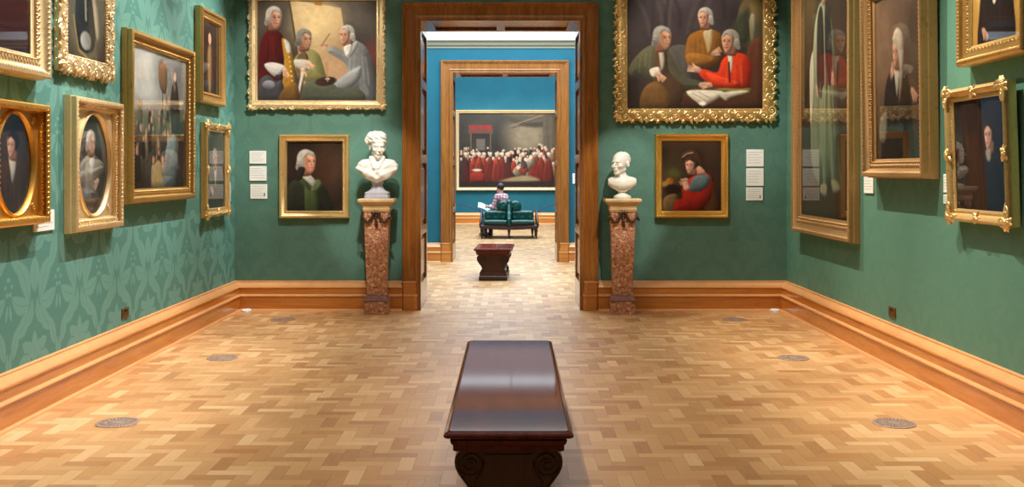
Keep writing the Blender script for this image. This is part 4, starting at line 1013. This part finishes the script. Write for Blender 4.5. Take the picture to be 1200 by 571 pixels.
# ------------------------------------------------------------------ implicit surfaces (for bodies)
def grid(b0, b1, h):
    ax = [np.arange(b0[i], b1[i]+h, h) for i in range(3)]
    return np.meshgrid(*ax, indexing='ij'), np.array(b0, float)
def surface_nets(F, org, h):
    nx, ny, nz = F.shape; S = F < 0
    acc = np.zeros((nx-1, ny-1, nz-1, 3)); cnt = np.zeros((nx-1, ny-1, nz-1)); quads = []
    edges = []
    for ax in range(3):
        sl0 = [slice(None)]*3; sl1 = [slice(None)]*3; sl0[ax] = slice(0, -1); sl1[ax] = slice(1, None)
        A, B = F[tuple(sl0)], F[tuple(sl1)]; cr = (A < 0) != (B < 0)
        I = np.argwhere(cr); a = A[cr]; bb = B[cr]; t = a/(a-bb)
        P = I.astype(float); P[:, ax] += t
        o = [i for i in range(3) if i != ax]
        ok = (I[:, o[0]] > 0) & (I[:, o[0]] < F.shape[o[0]]-1) & (I[:, o[1]] > 0) & (I[:, o[1]] < F.shape[o[1]]-1)
        I, P, a = I[ok], P[ok], a[ok]
        cells = []
        for (d0, d1) in ((-1, -1), (0, -1), (0, 0), (-1, 0)):
            C = I.copy(); C[:, o[0]] += d0; C[:, o[1]] += d1
            np.add.at(acc, (C[:, 0], C[:, 1], C[:, 2]), P); np.add.at(cnt, (C[:, 0], C[:, 1], C[:, 2]), 1); cells.append(C)
        flip = (a < 0) ^ (ax == 1)
        edges.append((cells, flip))
    used = cnt > 0; idx = -np.ones(cnt.shape, int); idx[used] = np.arange(used.sum())
    V = acc[used]/cnt[used][:, None]*h+org
    out = []
    for (cells, flip) in edges:
        q = np.stack([idx[c[:, 0], c[:, 1], c[:, 2]] for c in cells], 1)
        q[~flip] = q[~flip][:, ::-1]; out.append(q)
    return V, np.concatenate(out)
def body(name, F, org, h, mat, parent, label=None):
    V, Q = surface_nets(F, org, h)
    me = bpy.data.meshes.new(name); me.from_pydata(V.tolist(), [], Q.tolist()); me.update()
    me.materials.append(mat); me.polygons.foreach_set('use_smooth', [True]*len(me.polygons))
    o = bpy.data.objects.new(name, me); link(o, parent)
    if label: o['label'] = label
    return o
class S3:
    def __init__(s, G): s.x, s.y, s.z = G
    def cap(s, a, b, r0, r1=None):
        r1 = r0 if r1 is None else r1; a = np.array(a, float); d = np.array(b, float)-a
        t = (((s.x-a[0])*d[0]+(s.y-a[1])*d[1]+(s.z-a[2])*d[2])/(d@d+1e-12)).clip(0, 1)
        return np.sqrt((s.x-a[0]-t*d[0])**2+(s.y-a[1]-t*d[1])**2+(s.z-a[2]-t*d[2])**2)-(r0+(r1-r0)*t)
    def ell(s, c, r, R=None):
        x, y, z = s.x-c[0], s.y-c[1], s.z-c[2]
        if R is not None: x, y, z = R[0][0]*x+R[0][1]*y+R[0][2]*z, R[1][0]*x+R[1][1]*y+R[1][2]*z, R[2][0]*x+R[2][1]*y+R[2][2]*z
        k0 = np.sqrt((x/r[0])**2+(y/r[1])**2+(z/r[2])**2); k1 = np.sqrt((x/r[0]**2)**2+(y/r[1]**2)**2+(z/r[2]**2)**2)
        return k0*(k0-1)/(k1+1e-9)
    def box(s, c, r, rd=0):
        q = [np.abs(v-c[i])-(r[i]-rd) for i, v in enumerate((s.x, s.y, s.z))]
        return np.sqrt(sum(np.maximum(v, 0)**2 for v in q))+np.minimum(np.maximum(np.maximum(q[0], q[1]), q[2]), 0)-rd
def su(a, b, k):
    h = (.5+.5*(b-a)/k).clip(0, 1); return b*(1-h)+a*h-k*h*(1-h)
def sd(a, b, k):
    """a minus b, blended"""
    return -su(-a, b, k)

def head_field(G, c, k=1.0, yaw=0.0, pitch=0.0, eyes=True, ears=True):
    """face looks to -y when yaw = 0; k = 1 for a head 0.235 m tall"""
    x, y, z = G[0]-c[0], G[1]-c[1], G[2]-c[2]
    ca, sa = math.cos(-yaw), math.sin(-yaw); x, y = x*ca-y*sa, x*sa+y*ca
    cp, sp = math.cos(-pitch), math.sin(-pitch); y, z = y*cp-z*sp, y*sp+z*cp
    s = S3((x/k, y/k, z/k))
    f = s.ell((0, .014, .038), (.075, .096, .084))
    f = su(f, s.ell((0, -.030, -.022), (.055, .056, .080)), .03)            # face
    f = su(f, s.ell((0, -.062, -.096), (.020, .020, .017)), .028)           # chin
    for q in (-1, 1): f = su(f, s.cap((q*.046, .004, -.058), (q*.012, -.062, -.094), .011, .012), .022)      # jaw line
    f = su(f, s.cap((-.034, -.080, .020), (.034, -.080, .020), .007), .018)  # brow
    for q in (-1, 1):
        f = sd(f, s.ell((q*.031, -.090, -.001), (.017, .011, .009)), .012)
        f = su(f, s.ell((q*.044, -.062, -.026), (.013, .014, .012)), .025)
    if eyes:
        for q in (-1, 1): f = su(f, s.ell((q*.031, -.074, -.002), (.0125, .0105, .0075)), .003)
    f = su(f, s.cap((0, -.084, .012), (0, -.108, -.030), .006, .0095), .009); f = su(f, s.cap((-.010, -.093, -.033), (.010, -.093, -.033), .0065), .007)
    f = su(f, s.ell((0, -.082, -.060), (.024, .010, .018)), .012)
    f = sd(f, s.cap((-.018, -.0955, -.0590), (.018, -.0955, -.0590), .0016), .004)
    f = su(f, s.ell((0, -.0905, -.0545), (.017, .006, .0040)), .004); f = su(f, s.ell((0, -.0895, -.0650), (.014, .006, .0048)), .004)
    if ears:
        for q in (-1, 1):
            e = s.ell((q*.077, .012, -.005), (.010, .020, .031)); e = sd(e, s.ell((q*.086, .006, -.003), (.007, .010, .018)), .005); f = su(f, e, .006)
    return f*k

# ------------------------------------------------------------------ marble busts
def bust_plain():
    t = thing('marble_bust', 'white marble bust of a bare-headed, bare-necked man, beside the woman in red', 'bust', (1.248, 11.50, 1.288))
    b = MB(); b.lathe([(.098, 0), (.100, .012), (.097, .026), (.080, .034), (.060, .044), (.046, .060), (.043, .072), (.060, .084), (.072, .092), (.07, .10)], 32)
    b.build('socle', M['marble'], t, smooth='auto')
    h = .0042; G, o = grid((-.20, -.16, .08), (.20, .16, .56), h); s = S3(G)
    f = s.ell((0, .01, .180), (.165, .085, .070)); f = su(f, s.ell((0, -.02, .150), (.120, .078, .062)), .05)
    f = su(f, s.cap((-.12, .01, .188), (.12, .01, .188), .040), .04)
    f = su(f, s.cap((0, .015, .20), (-.012, 0, .30), .060, .052), .04)
    f = np.maximum(f, s.box((0, 0, .30), (.158, .12, .21), .01))            # cut ends of the shoulders
    f = su(f, s.ell((0, -.06, .18), (.05, .03, .05)), .05)
    f = su(f, s.cap((-.03, -.045, .27), (-.004, -.075, .20), .010, .012), .02); f = su(f, s.cap((-.10, -.05, .20), (-.01, -.082, .193), .008), .02); f = su(f, s.cap((.10, -.05, .20), (.01, -.082, .193), .008), .02)
    HC = (-.016, -.01, .388)
    hd = head_field((G[0]*.93+HC[0]*.07, G[1], G[2]), HC, 1.12, -.80)
    f = su(f, hd, .02)
    # short combed hair cut as shallow locks
    hr = s.ell((HC[0]+.012, HC[1]+.024, HC[2]+.046), (.100, .110, .090)); lock = .0055*np.sin(G[0]*150+np.sin(G[2]*60)*2)*np.sin(G[2]*110+G[1]*60)
    hr = np.maximum(hr+lock, -(G[2]-HC[2]-.012-(G[1]-HC[1])*-.9+(G[0]-HC[0])*-.55)); f = su(f, hr, .008)
    body('bust', f, o, h, M['marble'], t)
def bust_turban():
    t = thing('marble_bust', 'white marble bust wearing a soft tasselled cap, on the pedestal beside the man in green', 'bust', (-1.502, 11.50, 1.288))
    b = MB()
    b.loft(0, 0, .135, .105, [(0, 0), (0, .028), (.006, .032), (.006, .066), (.014, .074)], ch=.012)
    b.loft(0, 0, .118, .09, [(0, .073), (.018, .082), (.040, .10), (.054, .125), (.058, .15), (.055, .168), (.044, .180), (.044, .190)], ch=.05)
    b.build('socle', M['marble_grey'], t, label='grey marble socle', smooth='auto')
    h = .005; G, o = grid((-.27, -.18, .16), (.27, .18, .80), h); s = S3(G)
    f = s.ell((0, .015, .335), (.225, .10, .095)); f = su(f, s.ell((0, -.03, .265), (.15, .09, .10)), .06)
    f = su(f, s.cap((-.15, .015, .375), (.15, .015, .375), .062), .05)
    f = su(f, s.cap((0, .02, .38), (.0, .0, .50), .068, .056), .05)
    fold = .004*np.sin((G[0]*.5+G[2]*1.1)*48+np.sin(G[0]*22)*1.6)+.0025*np.sin((G[2]-G[0]*.7)*80)
    f = f+fold*(G[2] < .43)
    for q in (-1, 1): f = su(f, s.cap((q*.07, -.035, .455), (q*.02, -.105, .34), .022, .020), .015)      # open collar
    f = su(f, s.cap((-.22, -.03, .34), (-.02, -.105, .24), .022, .018), .02); f = su(f, s.cap((.21, -.03, .33), (.0, -.10, .22), .020, .016), .02)
    f = np.maximum(f, -(G[2]-.175-.35*np.abs(G[0])))
    HC = (.006, -.02, .575); f = su(f, head_field(G, HC, 1.13, .32, .10), .02)
    cap_ = s.ell((HC[0]-.012, HC[1]+.02, HC[2]+.105), (.112, .118, .078)); cap_ = cap_+.004*np.sin((G[0]+G[2]*1.4)*90)
    cap_ = np.maximum(cap_, -(G[2]-HC[2]-.045+(G[1]-HC[1])*.25)); f = su(f, cap_, .01)
    band = s.ell((HC[0]-.006, HC[1]+.014, HC[2]+.062), (.106, .114, .030)); f = su(f, band+.003*np.sin(G[0]*120+G[2]*90), .012)
    f = su(f, s.cap((HC[0]-.075, HC[1]-.02, HC[2]+.135), (HC[0]-.122, HC[1]-.02, HC[2]+.075), .034, .024), .03); f = su(f, s.ell((HC[0]-.118, HC[1]-.02, HC[2]+.055), (.022, .022, .03)), .012)
    body('bust', f, o, h, M['marble'], t)

def pedestal(x, label):
    t = thing('marble_pedestal', label, 'pedestal', (x, 11.50, 0))
    b = MB(); b.loft(0, -.01, .133, .115, [(.004, 0), (0, .004), (0, .135), (.004, .14)], ch=.004); b.build('base', M['breccia'], t)
    b = MB(); b.loft(0, -.01, .138, .12, [(.004, .14), (0, .146), (0, .158), (.012, .170), (.02, .19), (.03, .2), (.032, .205)], ch=.004); b.build('base_moulding', M['mauve'], t)
    # tapering shaft, wider at the top
    b = MB(); b.loft(0, 0, .142, .10, [(.035, .205), (.033, .215), (.002, 1.135), (.0, 1.145)], ch=.006)
    s = b.build('shaft', M['breccia'], t)
    b = MB()
    for q in (-1, 1): b.box(*sorted((q*.100, q*.128)), -.104, -.094, .22, 1.10, .002)
    # capital: fillets, frieze and a projecting slab
    b = MB(); b.loft(0, 0, .148, .106, [(.0, 1.145), (0, 1.158), (-.006, 1.162), (-.006, 1.172), (0, 1.176)], ch=.005)
    b.loft(0, 0, .150, .108, [(0, 1.176), (-.002, 1.21), (-.018, 1.225), (-.034, 1.238), (-.036, 1.244)], ch=.005)
    b.build('frieze', M['stone_tan'], t)
    b = MB(); b.loft(0, 0, .203, .150, [(.012, 1.244), (0, 1.252), (0, 1.276), (.006, 1.286)], ch=.006); b.build('capital', M['stone_tan'], t)
    # bronze swag: two drops hung from the corners and a tassel in the middle
    g = MB()
    for q in (-1, 1):
        pts = []; rad = []
        for i in range(13):
            u = i/12; xx = q*(.150-.135*u); zz = 1.085+(.055*(u**2.2))-.075*math.sin(PI*u)
            pts.append((xx, -.118-.004*math.sin(PI*u), zz+.012)); rad.append(.008+.011*math.sin(PI*u))
        g.tube(pts, rad, 8)
        for i in (3, 5, 7, 9): g.ell((pts[i][0], pts[i][1]-.010, pts[i][2]), (.015, .010, .012), 8, 5)
        put(g, T_LEAF, q*.148, 1.10, .112, -PI/2+q*.35, .07, .06, .05); put(g, T_SHELL, q*.15, 1.105, .108, 0, .035, None, .03)
    for i, z in enumerate((1.125, 1.095, 1.065, 1.035, 1.010)): g.ell((0, -.116, z), (.016+.004*(i % 2), .014, .018), 8, 5)
    put(g, T_LEAF, 0, 1.03, .11, -PI/2, .07, .07, .06); put(g, T_LEAF, -.012, 1.12, .11, PI*.8, .05); put(g, T_LEAF, .012, 1.12, .11, PI*.2, .05, None, None, True)
    g.build('swag', M['bronze'], t, smooth=True, fix=False)
pedestal(-1.502, 'tapering red marble pedestal with bronze swag, under the capped bust')
pedestal(1.248, 'tapering red marble pedestal with bronze swag, under the bare-headed bust')
bust_turban(); bust_plain()

# ------------------------------------------------------------------ benches
def bench(L, name_label, loc):
    t = thing('bench', name_label, 'bench', loc)
    w = .2825
    b = MB(); b.loft(0, L/2, w, L/2, [(.030, .424), (.026, .430), (.020, .434), (.004, .438), (0, .444), (0, .452), (.006, .460), (.016, .463), (.020, .4665), (.024, .467)], ch=.012)
    top = b.build('top', M['bench'], t, smooth=False)
    b = MB(); b.loft(0, L/2, .243, L/2-.035, [(.004, .374), (0, .378), (0, .400), (-.008, .408), (-.012, .424)], ch=.004); b.build('apron', M['bench'], t)
    half = [(.205, .374), (.222, .362), (.234, .345), (.2375, .322), (.234, .298), (.222, .272), (.204, .246), (.186, .222), (.172, .200), (.164, .182), (.163, .170), (.168, .158), (.180, .150), (.180, .138), (.184, .132)]
    poly = half+[(-x, z) for (x, z) in reversed(half)]
    yo = .055
    for (y0, s) in ((yo, 1), (L-yo, -1)):
        e = MB()
        e.prism(poly, 0, .075, 0)
        e.prism([(.196, .075), (.196, .118), (.184, .132), (-.184, .132), (-.196, .118), (-.196, .075)], -.012, .087, 0)
        e.v = [(x, y0+s*y, z) for (x, y, z) in e.v]
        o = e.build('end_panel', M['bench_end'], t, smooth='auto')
        for q in (-1, 1):                                   # scroll at each shoulder, running down as a rib
            v = MB(); pts = []; rad = []
            for i in range(46):
                u = i/45; a = PI*.55-u*2*PI*2.35; r = .010+.058*(1-u)**1.05
                pts.append((q*(.168+r*math.cos(a)), 0, .316+r*math.sin(a)*1.0)); rad.append(.0065)
            pts = [(q*.104, 0, .372-.006), (q*.13, 0, .374)]+pts; rad = [.005, .006]+rad
            v.tube(pts, rad, 6)
            v.tube([(q*.228, 0, .30), (q*.208, 0, .262), (q*.182, 0, .228), (q*.160, 0, .196), (q*.150, 0, .170), (q*.160, 0, .142)], [.006]*6, 6)
            v.tube([(q*.108, 0, .330), (q*.112, 0, .290), (q*.132, 0, .256), (q*.150, 0, .232), (q*.136, 0, .196), (q*.126, 0, .165), (q*.13, 0, .142)], [.005]*7, 6)
            v.ell((q*.168, 0, .316), (.013, .008, .013), 10, 6)
            v.v = [(x, y0+s*(y-.001), z) for (x, y, z) in v.v]
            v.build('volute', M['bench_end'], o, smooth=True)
        r = MB(); r.tube([(-.105, y0-s*.001, .356), (.105, y0-s*.001, .356)], .004, 6); r.build('panel_bead', M['bench_end'], o)
    b = MB(); b.loft(0, L/2, .178, L/2-yo-.06, [(0, .132), (0, .15), (.03, .18), (.03, .34), (.0, .374)], ch=.004); b.build('side_panel', M['bench'], t)
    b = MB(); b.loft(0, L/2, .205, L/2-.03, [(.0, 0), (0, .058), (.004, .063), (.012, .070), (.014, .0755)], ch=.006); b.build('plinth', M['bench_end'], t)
    return t
bench(2.42, 'dark polished wooden bench with scrolled ends, nearest us in the green room', (-.011, 4.43, 0))
bench(1.05, 'small dark wooden bench with scrolled ends beyond the first doorway', (-.265, 14.82, 0)).rotation_euler = (0, 0, -.035)

# ------------------------------------------------------------------ sofa
SX, SY = -.05, 24.0
t = thing('conversation_sofa', 'buttoned green leather back-to-back sofa with dark wooden legs, before the far painting', 'sofa', (SX, SY, 0))
def cushion(name, x0, x1, y0, y1, z0, z1, rd, tuft=None):
    h = .011; G, o = grid((x0-.03, y0-.03, z0-.03), (x1+.03, y1+.03, z1+.05), h); s = S3(G)
    f = s.box(((x0+x1)/2, (y0+y1)/2, (z0+z1)/2), ((x1-x0)/2, (y1-y0)/2, (z1-z0)/2), rd)
    f = f-.012*np.cos(((G[0]-(x0+x1)/2)/(x1-x0)*PI).clip(-1.5, 1.5))
    if tuft:
        for (cx, cy, cz) in tuft: f = f+.022*np.exp(-((G[0]-cx)**2+(G[1]-cy)**2+(G[2]-cz)**2)/.0022)
    return body(name, f, o, h, M['leather'], t)
for (xa, xb) in ((-.60, -.035), (.035, .60)):
    cushion('seat_cushion', xa, xb, .02, .50, .335, .425, .04); cushion('seat_cushion', xa, xb, .60, 1.08, .335, .425, .04)
    xs = [xa+(xb-xa)*k for k in (.2, .5, .8)]
    cushion('back_cushion', xa+.01, xb-.01, .47, .63, .40, .635, .07, [(x, .465, .54) for x in xs]+[(x, .635, .54) for x in xs])
h = .011
for q in (-1, 1):                                            # round buttoned head rests on either side of the spine
    G, o = grid((min(0, q*.36)-.03, .42, .56), (max(0, q*.36)+.03, .68, .95), h); s = S3(G)
    f = s.ell((q*.15, .55, .725), (.15, .085, .155))
    for a in range(5): f = f+.014*np.exp(-((G[0]-q*.15-.08*math.cos(a*1.256))**2+(G[2]-.72-.08*math.sin(a*1.256))**2)/.0012)
    body('head_cushion', f, o, h, M['leather'], t)
G, o = grid((-.09, -.07, .27), (.09, 1.13, .96), h); s = S3(G)
f = s.cap((0, .0, .33), (0, .02, .44), .04, .045); f = su(f, s.cap((0, .02, .44), (0, .40, .55), .045, .055), .03); f = su(f, s.cap((0, .40, .56), (0, .55, .83), .055, .06), .04); f = su(f, s.cap((0, .55, .83), (0, .70, .56), .06, .055), .04); f = su(f, s.cap((0, .70, .55), (0, 1.05, .44), .055, .045), .04)
body('spine_roll', f, o, h, M['leather'], t)
b = MB()
for y in (.0, 1.10):
    pts = [(-.66+1.32*i/24, y+(.05 if y < .5 else -.05)*(1-math.cos(PI*2*i/24))*0, .285-.035*math.sin(PI*i/24)) for i in range(25)]; b.tube(pts, .042, 8)
for x in (-.655, .655): b.tube([(x, .0, .285), (x, 1.10, .285)], .042, 8)
b.box(-.63, .63, .03, 1.07, .27, .335, .004)
b.build('seat_rail', M['sofa_wood'], t, smooth='auto')
for q in (-1, 1):
    for (y0, y1) in ((.02, .50), (1.08, .60)):
        a = MB(); pts = []
        for i in range(15):
            u = i/14; pts.append((q*(.675-.02*math.sin(PI*u)), y0+(y1-y0)*u**1.4, .31+.32*math.sin(PI/2*u)))
        a.tube(pts, [.032-.008*math.sin(PI*i/14) for i in range(15)], 8); a.ell((q*.675, y1, .63), (.036, .036, .036), 10, 6)
        a.build('arm', M['sofa_wood'], t, smooth=True)
for (x, y) in ((-.64, .02), (0, .0), (.64, .02), (-.56, .55), (.56, .55), (-.64, 1.08), (0, 1.1), (.64, 1.08)):
    l = MB(); l.lathe([(.014, 0), (.018, .006), (.020, .03), (.016, .045), (.020, .06), (.030, .15), (.036, .20), (.026, .215), (.038, .235), (.042, .27)], 14, (x, y, 0)); l.build('leg', M['sofa_wood'], t, smooth='auto')

# ------------------------------------------------------------------ the seated visitor
PX, PY = -.215, 24.80
t = thing('person', 'person in a pink checked shirt sitting on the green sofa with an open booklet', 'person', (PX, PY, 0))
F_ = np.array((-.80, .60, 0)); R_ = np.array((.60, .80, 0)); U_ = np.array((0, 0, 1.))       # forward, own right, up
def pt(f, r, u): return tuple(F_*f+R_*r+U_*u)
sp = dict(pelvis=pt(0, 0, .53), waist=pt(.02, 0, .70), chest=pt(.03, 0, .88), neck=pt(.035, 0, 1.04))
SHL, SHR = pt(.03, -.165, .965), pt(.03, .165, .965)
ELL, ELR = pt(.10, -.235, .70), pt(.10, .235, .70)
WRL, WRR = pt(.33, -.10, .715), pt(.33, .10, .715)
def torso(s, k=0):
    f = s.cap(sp['pelvis'], sp['waist'], .135+k, .118+k); f = su(f, s.cap(sp['waist'], sp['chest'], .115+k, .125+k), .06)
    f = su(f, s.cap(pt(.03, -.115, .93), pt(.03, .115, .93), .085+k), .07); f = su(f, s.cap(SHL, SHR, .055+k), .05)
    return f
def arms(s, k=0):
    f = None
    for (a, e, w) in ((SHL, ELL, WRL), (SHR, ELR, WRR)):
        g = su(s.cap(a, e, .050+k, .040+k), s.cap(e, w, .040+k, .028+k), .02); f = g if f is None else np.minimum(f, g)
    return f
KNL, KNR = pt(.46, -.11, .52), pt(.46, .11, .52); ANL, ANR = pt(.44, -.11, .085), pt(.44, .11, .085)
def legs(s, k=0):
    f = None
    for (q, kn, an) in ((-1, KNL, ANL), (1, KNR, ANR)):
        g = su(s.cap(pt(.0, q*.085, .52), kn, .082+k, .058+k), s.cap(kn, an, .056+k, .040+k), .03); f = g if f is None else np.minimum(f, g)
    return f
def hand_f(s, w, tip, side):
    """palm and five bent fingers closing on the booklet's edge"""
    w = np.array(w); d = np.array(tip)-w; d = d/np.linalg.norm(d); up = U_; sd_ = np.cross(d, up)
    f = s.cap(w, w+d*.075, .024, .030)
    for i, ln_ in enumerate((.062, .072, .068, .052)):
        o = w+d*.085+up*(.026-.0175*i); k1 = o+d*ln_*.5+sd_*side*.006; k2 = k1+d*ln_*.32+sd_*side*.020; f = su(f, su(s.cap(o, k1, .0095, .009), s.cap(k1, k2, .009, .0078), .003), .005)
    o = w+d*.03+up*.026; k1 = o+up*.022+d*.03; f = su(f, su(s.cap(o, k1, .0115, .0105), s.cap(k1, k1+d*.032+sd_*side*-.004, .0105, .009), .003), .008)
    return f
h = .0085
G, o = grid((-.62, -.30, -.01), (.32, .62, 1.34), h); s = S3(G)
HC = (F_[0]*.065, F_[1]*.065, 1.165); yaw = math.atan2(-.94, -.34*-1)       # head turned left along the seat
f = su(torso(s), s.cap(sp['neck'], (HC[0]*.8, HC[1]*.8, 1.12), .056, .052), .03)
f = su(f, arms(s), .02); f = su(f, legs(s), .03)
f = su(f, head_field(G, HC, .98, -1.95, .10), .015)
for (w, sd0) in ((WRL, 1), (WRR, -1)): f = su(f, hand_f(s, w, np.array(w)+F_, sd0), .012)
for q in (-1, 1): f = su(f, s.cap(pt(.42, q*.11, .045), pt(.60, q*.12, .034), .040, .032), .02)
body('body', f, o, h, M['skin'], t)
f = su(torso(s, .012), arms(s, .012), .02); f = f+.003*np.sin(G[2]*70+G[0]*30)
f = np.maximum(f, -(G[2]-.50)); f = np.maximum(f, -(s.ell(pt(.05, 0, 1.09), (.075, .075, .06))))
wr = np.minimum(s.ell(WRL, (.05,)*3), s.ell(WRR, (.05,)*3)); f = np.maximum(f, -wr); body('shirt', f, o, h, M['plaid'], t)
f = su(legs(s, .012), s.cap(pt(0, -.05, .52), pt(0, .05, .52), .135), .05); f = np.maximum(f, G[2]-.60); f = np.maximum(f, -(G[2]-.075)); body('trousers', f, o, h, M['jeans'], t)
hh = .006; G2, o2 = grid((-.22, -.12, 1.05), (.12, .22, 1.34), hh)
x, y, z = G2[0]-HC[0], G2[1]-HC[1], G2[2]-HC[2]; a = 1.95; fx, fy = -math.sin(a)*1.0, -math.cos(a)
fr = x*(-.93)+y*(.37)                                                     # distance towards the face
s2 = S3(G2); hr = s2.ell((HC[0]+.012, HC[1]-.004, HC[2]+.040), (.094, .094, .094)); hr = np.maximum(hr, fr-.052-.45*(z-.03).clip(0, 1)); hr = np.maximum(hr, -(z+.055)-.0*fr)
hr = hr+.002*np.sin(x*160)*np.sin(z*140); body('hair', hr, o2, hh, M['hair'], t)
b = MB()
for q in (-1, 1):
    c = np.array(pt(.42, q*.11, 0)); d = F_
    b.tube([tuple(c+U_*.042-d*.02), tuple(c+U_*.045+d*.06), tuple(c+U_*.040+d*.14), tuple(c+U_*.034+d*.20)], [.045, .048, .044, .033], 10)
b.build('shoes', M['hair'], t, smooth=True)

# open booklet held in front of the visitor
t = thing('booklet', 'open pale blue booklet held in the lap of the person on the sofa', 'booklet', (PX+F_[0]*.46, PY+F_[1]*.46, .685))
for (q, ang, nm) in ((-1, .38, 'page'), (1, .25, 'page')):
    b = MB(); n = 8
    for i in range(n+1):
        u = i/n; r = (.26 if q < 0 else .18)*u; bend = .02*math.sin(PI*u)
        for dz in (0, .004):
            for e in (-.10, .10):
                d = np.array((-.94, .10, 0)) if q < 0 else np.array((.94, -.10, 0))
                p = d*r*math.cos(ang)+U_*(r*math.sin(ang)+bend+dz-.02)+np.array((.05, .80, .58))*e
                b.v.append(tuple(p))
    for i in range(n):
        k = i*4; b.f += [(k, k+4, k+5, k+1), (k+2, k+3, k+7, k+6), (k, k+2, k+6, k+4), (k+1, k+5, k+7, k+3)]
    b.f += [(0, 1, 3, 2), (n*4, n*4+2, n*4+3, n*4+1)]
    b.build(nm, M['paper'], t, smooth='auto')

# ------------------------------------------------------------------ barrier rope before the far painting
tr = None
for (x, lb) in ((-1.95, 'brass barrier post at the booklet end of the rope'), (1.75, 'brass barrier post at the rope end farther from the booklet')):
    t = thing('barrier_post', lb, 'barrier post', (x, 29.6, 0))
    b = MB(); b.lathe([(.15, 0), (.15, .012), (.10, .03), (.03, .045), (.022, .06)], 28); b.build('foot', M['brass'], t, smooth='auto')
    b = MB(); b.lathe([(.018, .05), (.018, .84), (.028, .85), (.028, .90), (.03, .91), (.02, .94), (.006, .95)], 18); b.build('post', M['brass'], t, smooth='auto')
b = MB(); n = 32
b.tube([(-1.92+3.64*i/n, 29.6, .86-.50*(1-(2*i/n-1)**2)) for i in range(n+1)], .014, 8)
tag(b.build('barrier_rope', M['rope'], None, smooth=True), 'blue rope drooping between the posts before the far painting', 'rope')
# ------------------------------------------------------------------ light
def area(name, loc, size, watts, col, rot=(0, 0, 0), spread=180):
    l = bpy.data.lights.new(name, 'AREA'); l.shape = 'RECTANGLE'; l.size, l.size_y = size; l.energy = watts; l.color = col; l.spread = math.radians(spread)
    o = bpy.data.objects.new(name, l); o.location = loc; o.rotation_euler = rot; link(o); return o
def spot(name, loc, target, watts, col, ang=50, blend=.6, r=.035):
    l = bpy.data.lights.new(name, 'SPOT'); l.energy = watts; l.color = col; l.spot_size = math.radians(ang); l.spot_blend = blend; l.shadow_soft_size = r
    o = bpy.data.objects.new(name, l); o.location = loc
    d = Vector(target)-Vector(loc); o.rotation_euler = d.to_track_quat('-Z', 'Y').to_euler(); link(o); return o
WARM = (1, .86, .70); NEUT = (1, .94, .86); COOL = (.70, .85, 1)
area('laylight', (0, 6.0, CEIL1-.05), (3.6, 9.5), 45, NEUT)
LEFTC, RIGHTC = (1, .95, .88), (1, .88, .72)
for y in (6.0, 8.0, 10.0):          # track lamps stand deeper in the room than the wall they light
    spot('track_spot', (-1.45, y+1.1, 5.1), (WX0, y+.15, 1.5), 700, LEFTC, 58, .8, .018)
    spot('track_spot', (1.45, y+1.1, 5.1), (WX1, y+.15, 1.5), 680, RIGHTC, 58, .8, .018)
for (x, tx, tz, w) in ((-1.2, -2.35, 2.7, 430), (-1.3, -2.45, 1.5, 380), (1.1, 2.2, 2.8, 400), (1.2, 2.3, 1.5, 210)):
    spot('track_spot', (x, 8.9, 5.0), (tx, WY, tz), w, NEUT, 33, .6, .015)
spot('track_spot', (-1.15, 8.3, 4.8), (-1.5, 11.5, 1.60), 500, NEUT, 16, .5, .015)
spot('track_spot', (1.85, 8.5, 4.8), (1.25, 11.5, 1.55), 540, NEUT, 16, .5, .015)
for (x, y, w) in ((-1.1, 5.2, 300), (.9, 7.2, 120), (-.9, 9.2, 150)):
    spot('floor_spot', (x, y, 5.2), (x*.4, y+.2, 0), w, (1, .9, .8), 95, .8, .03)
area('blue_room_skylight', (0, 15.3, CEIL2-.05), (5, 3.6), 520, COOL)
area('gallery_skylight', (0, 24.8, CEIL3-.05), (7, 9), 1200, COOL)
for x in (-1.4, 0, 1.4): spot('gallery_spot', (x*1.2, 27.2, 5.9), (x*.9, Y3B, 2.0), 380, WARM, 40)
w = bpy.data.worlds.new('World'); SC.world = w; w.use_nodes = True
w.node_tree.nodes['Background'].inputs[0].default_value = (.05, .05, .05, 1); w.node_tree.nodes['Background'].inputs[1].default_value = .2

# ------------------------------------------------------------------ camera
cam = bpy.data.cameras.new('Camera'); co = bpy.data.objects.new('Camera', cam); link(co)
co.location = (0, 0, 1.6); co.rotation_euler = (PI/2, 0, 0)
cam.sensor_fit = 'HORIZONTAL'; cam.sensor_width = 36; cam.lens = 36; cam.shift_x = 1/1200; cam.shift_y = -85.5/1200; cam.clip_end = 100
SC.camera = co
v = SC.view_settings; v.view_transform = 'Standard'; v.look = 'None'; v.exposure = .3; v.gamma = 1; v.use_curve_mapping = False
SC.cycles.max_bounces = 8; SC.cycles.transparent_max_bounces = 12; SC.cycles.use_denoising = True
